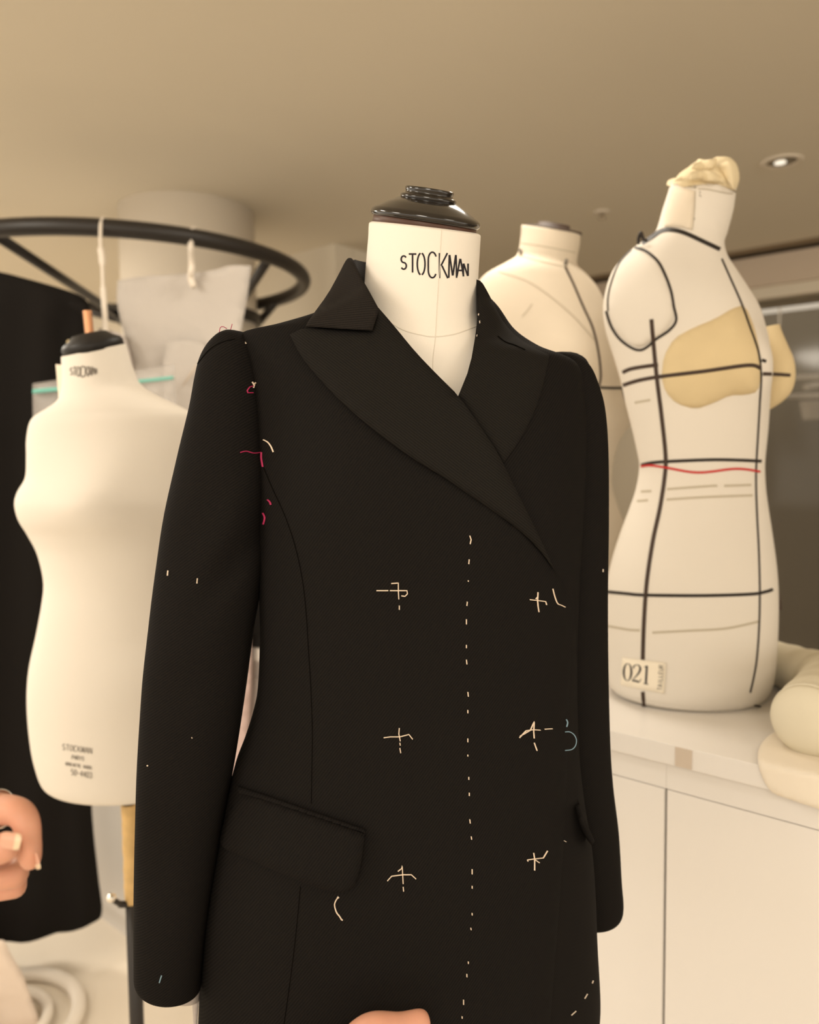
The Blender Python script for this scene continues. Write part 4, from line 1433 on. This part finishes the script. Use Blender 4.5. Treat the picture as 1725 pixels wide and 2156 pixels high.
def ycl(x, y):
    d_ = ray(x, y)
    k_ = (P0 - NV * 0.006 - CAM).dot(NV) / d_.dot(NV)
    Yf = (CAM + d_ * k_).y
    kt = (ZT + 0.006 - CAMZ) / d_.z
    Yt = (CAM + d_ * kt).y
    return max(Yf, Yt)


V, Fc = panel(cl, ycl, 0.004, 6, 10)
V = wavy(V, 0.0008, 60, 60)
obj('cloth_flap', V, Fc, M_FLAP, sa_)

# lilac cloth over the counter edge and black cloth on the counter, seen between sleeve and body
poly = [(455, 1330, 1), (528, 1330, 1), (530, 1420), (526, 1500), (520, 1580), (512, 1690, 1), (440, 1700, 1)]


def yfront(x, y):
    d_ = ray(x, y)
    k_ = (P0 - NV * 0.02 - CAM).dot(NV) / d_.dot(NV)
    return (CAM + d_ * k_).y


V, Fc = panel(poly, yfront, 0.006, 5, 16)
lc = thing('lilac_cloth', 'lilac cloth hanging over the counter edge between sleeve and coat side', 'cloth', at(490, 1690, 1.8))
obj('cloth', wavy(V, 0.004, 60, 8), Fc, M_LILAC, lc)
cb = at(548, 1300, 1.93)
bm = bmesh.new()
bmesh.ops.create_uvsphere(bm, u_segments=32, v_segments=16, radius=1.0)
for v in bm.verts:
    x, y, z = v.co
    f = 1 + 0.10 * math.sin(5 * x + 3 * z) + 0.07 * math.sin(7 * y + 2)
    v.co = Vector((cb.x + 0.02, cb.y, ZT + 0.002)) + DV * (x * 0.10 * f) + NV * (y * 0.10 * f) + ZV * max(z * 0.165 * f, 0)
tag(bmobj('folded_cloth', bm, M_BLKCLO, smooth=True), 'crumpled black cloth on the worktop glimpsed behind the coat waist', 'cloth')

# ================================================================== CEILING FITTINGS
dl = onplane(1647, 340, ZC)
dt = thing('downlight', 'round recessed ceiling downlight above the taped form', 'light', dl)
V, Fc = lathe([(0.070, 0.0), (0.070, -0.004), (0.064, -0.006), (0.050, -0.003), (0.046, 0.0), (0.046, 0.0)], dl, ZV, 48, caps=False)
obj('bezel', V, Fc, M_COLUMN, dt)
V, Fc = lathe([(0.050, -0.0015), (0.049, -0.002), (0.038, -0.004), (0.030, -0.0035)], dl, ZV, 40)
obj('reflector', V, Fc, M_STEEL, dt)
M_LENS = mat('lamp_lens', (0.9, 0.88, 0.8), 0.3, 0.5, emit=((1.0, 0.93, 0.8), 0.7))
V, Fc = lathe([(0.020, -0.0045), (0.017, -0.007), (0.009, -0.009), (0.002, -0.0095)], dl + Vector((-0.006, 0, 0)), ZV, 32)
obj('lens', V, Fc, M_LENS, dt)
sp_ = onplane(1268, 446, ZC)
spt = thing('sprinkler', 'tiny ceiling sprinkler between the middle form and the downlight', 'sprinkler', sp_)
V, Fc = lathe([(0.035, 0), (0.033, -0.004), (0.014, -0.006)], sp_, ZV, 28)
obj('rosette', V, Fc, M_COLUMN, spt)
V, Fc = lathe([(0.010, -0.005), (0.008, -0.022), (0.016, -0.024), (0.015, -0.027)], sp_, ZV, 16)
obj('head', V, Fc, M_STEEL, spt)

# ================================================================== WHITE ROUND BASE ON THE FLOOR
fb = onplane(-15, 2160, 0.02)
st_ = thing('stool', 'white round tubular stool base on the floor at the lower left corner', 'stool', (fb.x, fb.y, 0))
for r_, z_, w_ in ((0.205, 0.020, 0.019), (0.13, 0.022, 0.014)):
    V, Fc = tube([Vector((fb.x + r_ * math.cos(2 * math.pi * i / 56), fb.y + r_ * math.sin(2 * math.pi * i / 56), z_)) for i in range(56)], w_, 12, closed=True)
    obj('foot_ring', V, Fc, M_WHITE, st_)
for a in (150, 210, 270):
    d_ = Vector((math.cos(math.radians(a)), math.sin(math.radians(a)), 0))
    V, Fc = tube([Vector((fb.x, fb.y, 0.03)) + d_ * 0.2, Vector((fb.x, fb.y, 0.03)) + d_ * 0.05], 0.012, 10)
    obj('leg', V, Fc, M_WHITE, st_)
V, Fc = lathe([(0.02, 0.02), (0.02, 0.10), (0.05, 0.12)], (fb.x - 0.05, fb.y - 0.06, 0), ZV, 20)
obj('column', V, Fc, M_WHITE, st_)


poly = [(-140, 1950, 1), (10, 1978, 1), (22, 2010), (45, 2055), (58, 2100), (78, 2156), (90, 2210, 1), (-140, 2210, 1)]
V, Fc = panel(poly, lambda x, y: 1.93, 0.004, 6, 18)
gc = thing('garment_cover', 'pale pinkish plastic cover hanging below the long black garment at lower left', 'garment cover', at(-40, 2200, 1.93))
obj('sheet', wavy(V, 0.008, 30, 14), Fc, M_COVER, gc)


# ================================================================== HANDS
def skin_mesh(name, nodes, edges, mat_, parent, root=0, sub=2):
    me = bpy.data.meshes.new(name)
    me.from_pydata([tuple(p) for p, r in nodes], edges, [])
    o = link(name, me, mat_, parent)
    bm = bmesh.new()
    bm.from_mesh(me)
    lay = bm.verts.layers.skin.verify()
    bm.verts.ensure_lookup_table()
    for i, (p, r) in enumerate(nodes):
        bm.verts[i][lay].radius = (r, r)
        bm.verts[i][lay].use_root = (i == root)
    bm.to_mesh(me)
    bm.free()
    s = o.modifiers.new('skin', 'SKIN')
    s.use_smooth_shade = True
    s.branch_smoothing = 0.6
    d_ = o.modifiers.new('sub', 'SUBSURF')
    d_.levels = sub
    d_.render_levels = sub
    return o


def hand(name, chains, parent_thing, root_key='palm'):
    nodes, edges, idx = [], [], {}
    for ch in chains:
        prev = None
        for key, x, y, Y, r in ch:
            if key in idx:
                i = idx[key]
            else:
                i = len(nodes)
                idx[key] = i
                nodes.append((at(x, y, Y), r * Y / F))
            if prev is not None:
                edges.append((prev, i))
            prev = i
    return skin_mesh(name, nodes, edges, M_SKIN, parent_thing, idx[root_key])


def nail(parent, c_px, Y, w, h, ang, yaw=0.0, tip=0.28, name='nail'):
    """small curved plate with pale free edge; w,h in px; ang rotates in view; yaw turns it about its length"""
    ca, sa = math.cos(math.radians(ang)), math.sin(math.radians(ang))
    cyw = math.cos(math.radians(yaw))
    V, Fc = [], []
    n1, n2 = 10, 8
    for i in range(n1 + 1):
        t = i / n1 * 2 - 1
        for j in range(n2 + 1):
            s = j / n2 * 2 - 1
            hw = w / 2 * (1 - 0.22 * max(0, -t) ** 3 - 0.12 * max(0, t) ** 4)
            x = s * hw * cyw
            y = t * h / 2 * (1 - 0.08 * s * s)
            dz = (s * s * 0.22 * w + s * w * 0.5 * math.sin(math.radians(yaw))) * Y / F
            V.append(at(c_px[0] + x * ca + y * sa, c_px[1] - x * sa * -1 * -1 + 0 + y * ca * 1 - 0, Y + dz) if False else at(c_px[0] + x * ca - y * sa, c_px[1] + x * sa + y * ca, Y + dz))
    for i in range(n1):
        for j in range(n2):
            k = i * (n2 + 1) + j
            Fc.append((k, k + 1, k + n2 + 2, k + n2 + 1))
    k = int(n1 * (1 - tip))
    o1 = obj(name, V, [f for q, f in enumerate(Fc) if q // n2 < k], M_NAIL, parent)
    o2 = obj('nail_edge', V, [f for q, f in enumerate(Fc) if q // n2 >= k], M_NAILT, o1)
    return o1


hl = thing('person', 'curled hand with a silver ring entering at the left edge beside the black garment', 'person', at(-330, 1880, .60))
chL = [
    [('arm', -700, 2050, .62, 95), ('fore', -520, 1960, .61, 88), ('wrist', -350, 1885, .60, 72), ('palm', -230, 1830, .588, 78), ('imcp', -110, 1722, .572, 44), ('i1', -30, 1700, .56, 37), ('i2', 40, 1708, .55, 34), ('i3', 57, 1728, .547, 32), ('i4', 60, 1765, .545, 28), ('i5', 62, 1792, .545, 27.5), ('i6', 64, 1812, .546, 24), ('i7', 66, 1826, .548, 16)],
    [('palm', 0, 0, 0, 0), ('mmcp', -120, 1790, .59, 44), ('m1', -40, 1812, .585, 40), ('m2', 36, 1828, .580, 38), ('m3', 40, 1844, .564, 29), ('m4', -40, 1856, .552, 26)],
    [('palm', 0, 0, 0, 0), ('rmcp', -130, 1850, .60, 40), ('r1', -40, 1860, .60, 37), ('r2', 34, 1858, .594, 34), ('r3', 38, 1868, .580, 25), ('r4', -60, 1886, .57, 22)],
    [('wrist', 0, 0, 0, 0), ('t0', -215, 1850, .562, 52), ('t1', -120, 1818, .545, 40), ('t2', -45, 1797, .532, 39), ('t3', -5, 1789, .528, 37), ('t4', 18, 1783, .527, 33), ('t5', 33, 1777, .527, 22)],
    [('palm', 0, 0, 0, 0), ('pmcp', -150, 1890, .61, 34), ('p1', -70, 1908, .612, 24), ('p2', -35, 1906, .605, 20), ('p3', -60, 1915, .592, 18)],
]
hand('hand', chL, hl)
nail(hl, (22, 1770), .5050, 36, 44, -80, 0, .22)
nail(hl, (77, 1813), .5385, 20, 36, -14, -55, .22)
# silver ring on the index finger
rp0, rp1 = at(-25, 1701, .56), at(10, 1704, .555)
axis = (rp1 - rp0).normalized()
V, Fc = lathe([(0.0125, -0.0035), (0.0142, -0.0035), (0.0146, 0), (0.0142, 0.0035), (0.0125, 0.0035), (0.0122, 0), (0.0125, -0.0035)], rp0.lerp(rp1, 0.55), axis + Vector((0, 0, 0.25)), 40, caps=False)
o_ = obj('finger_ring', V, Fc, M_SILVER, hl)
o_['label'] = 'wide silver ring'
V, Fc = tube([at(-470, 1935, .607), at(-560, 1980, .612), at(-720, 2060, .622)], [0.040, 0.044, 0.05], 28)
obj('coat_cuff', V, Fc, M_BLKCLO, hl)

hr = thing('person', 'thumb and hand reaching in from below to hold the coat front', 'person', at(690, 2330, .70))
chR = [
    [('arm', 420, 2760, .60, 110), ('wrist', 590, 2440, .655, 78), ('palm', 690, 2330, .682, 80), ('t1', 712, 2232, .69, 46), ('t2', 775, 2168, .69, 38), ('t3', 800, 2161, .69, 34.5), ('t4', 840, 2164, .691, 31), ('t5', 872, 2158, .692, 32), ('t6', 893, 2150, .693, 28), ('t7', 905, 2147, .695, 18)],
    [('palm', 0, 0, 0, 0), ('imcp', 790, 2300, .70, 42), ('i1', 880, 2265, .715, 30), ('i2', 920, 2255, .722, 27), ('i3', 935, 2285, .722, 24)],
    [('palm', 0, 0, 0, 0), ('mmcp', 800, 2360, .70, 42), ('m1', 895, 2335, .715, 30), ('m2', 930, 2335, .722, 27), ('m3', 935, 2370, .722, 24)],
    [('palm', 0, 0, 0, 0), ('rmcp', 790, 2420, .70, 40), ('r1', 880, 2405, .715, 29), ('r2', 912, 2410, .722, 26), ('r3', 915, 2440, .722, 23)],
    [('wrist', 0, 0, 0, 0), ('pmcp', 760, 2470, .69, 36), ('p1', 845, 2475, .71, 25), ('p2', 880, 2482, .716, 22), ('p3', 885, 2505, .716, 19)],
]
hand('hand', chR, hr)
V, Fc = tube([at(500, 2610, .627), at(440, 2720, .605), at(380, 2850, .58)], [0.043, 0.05, 0.056], 28)
obj('coat_cuff', V, Fc, M_BLKCLO, hr)
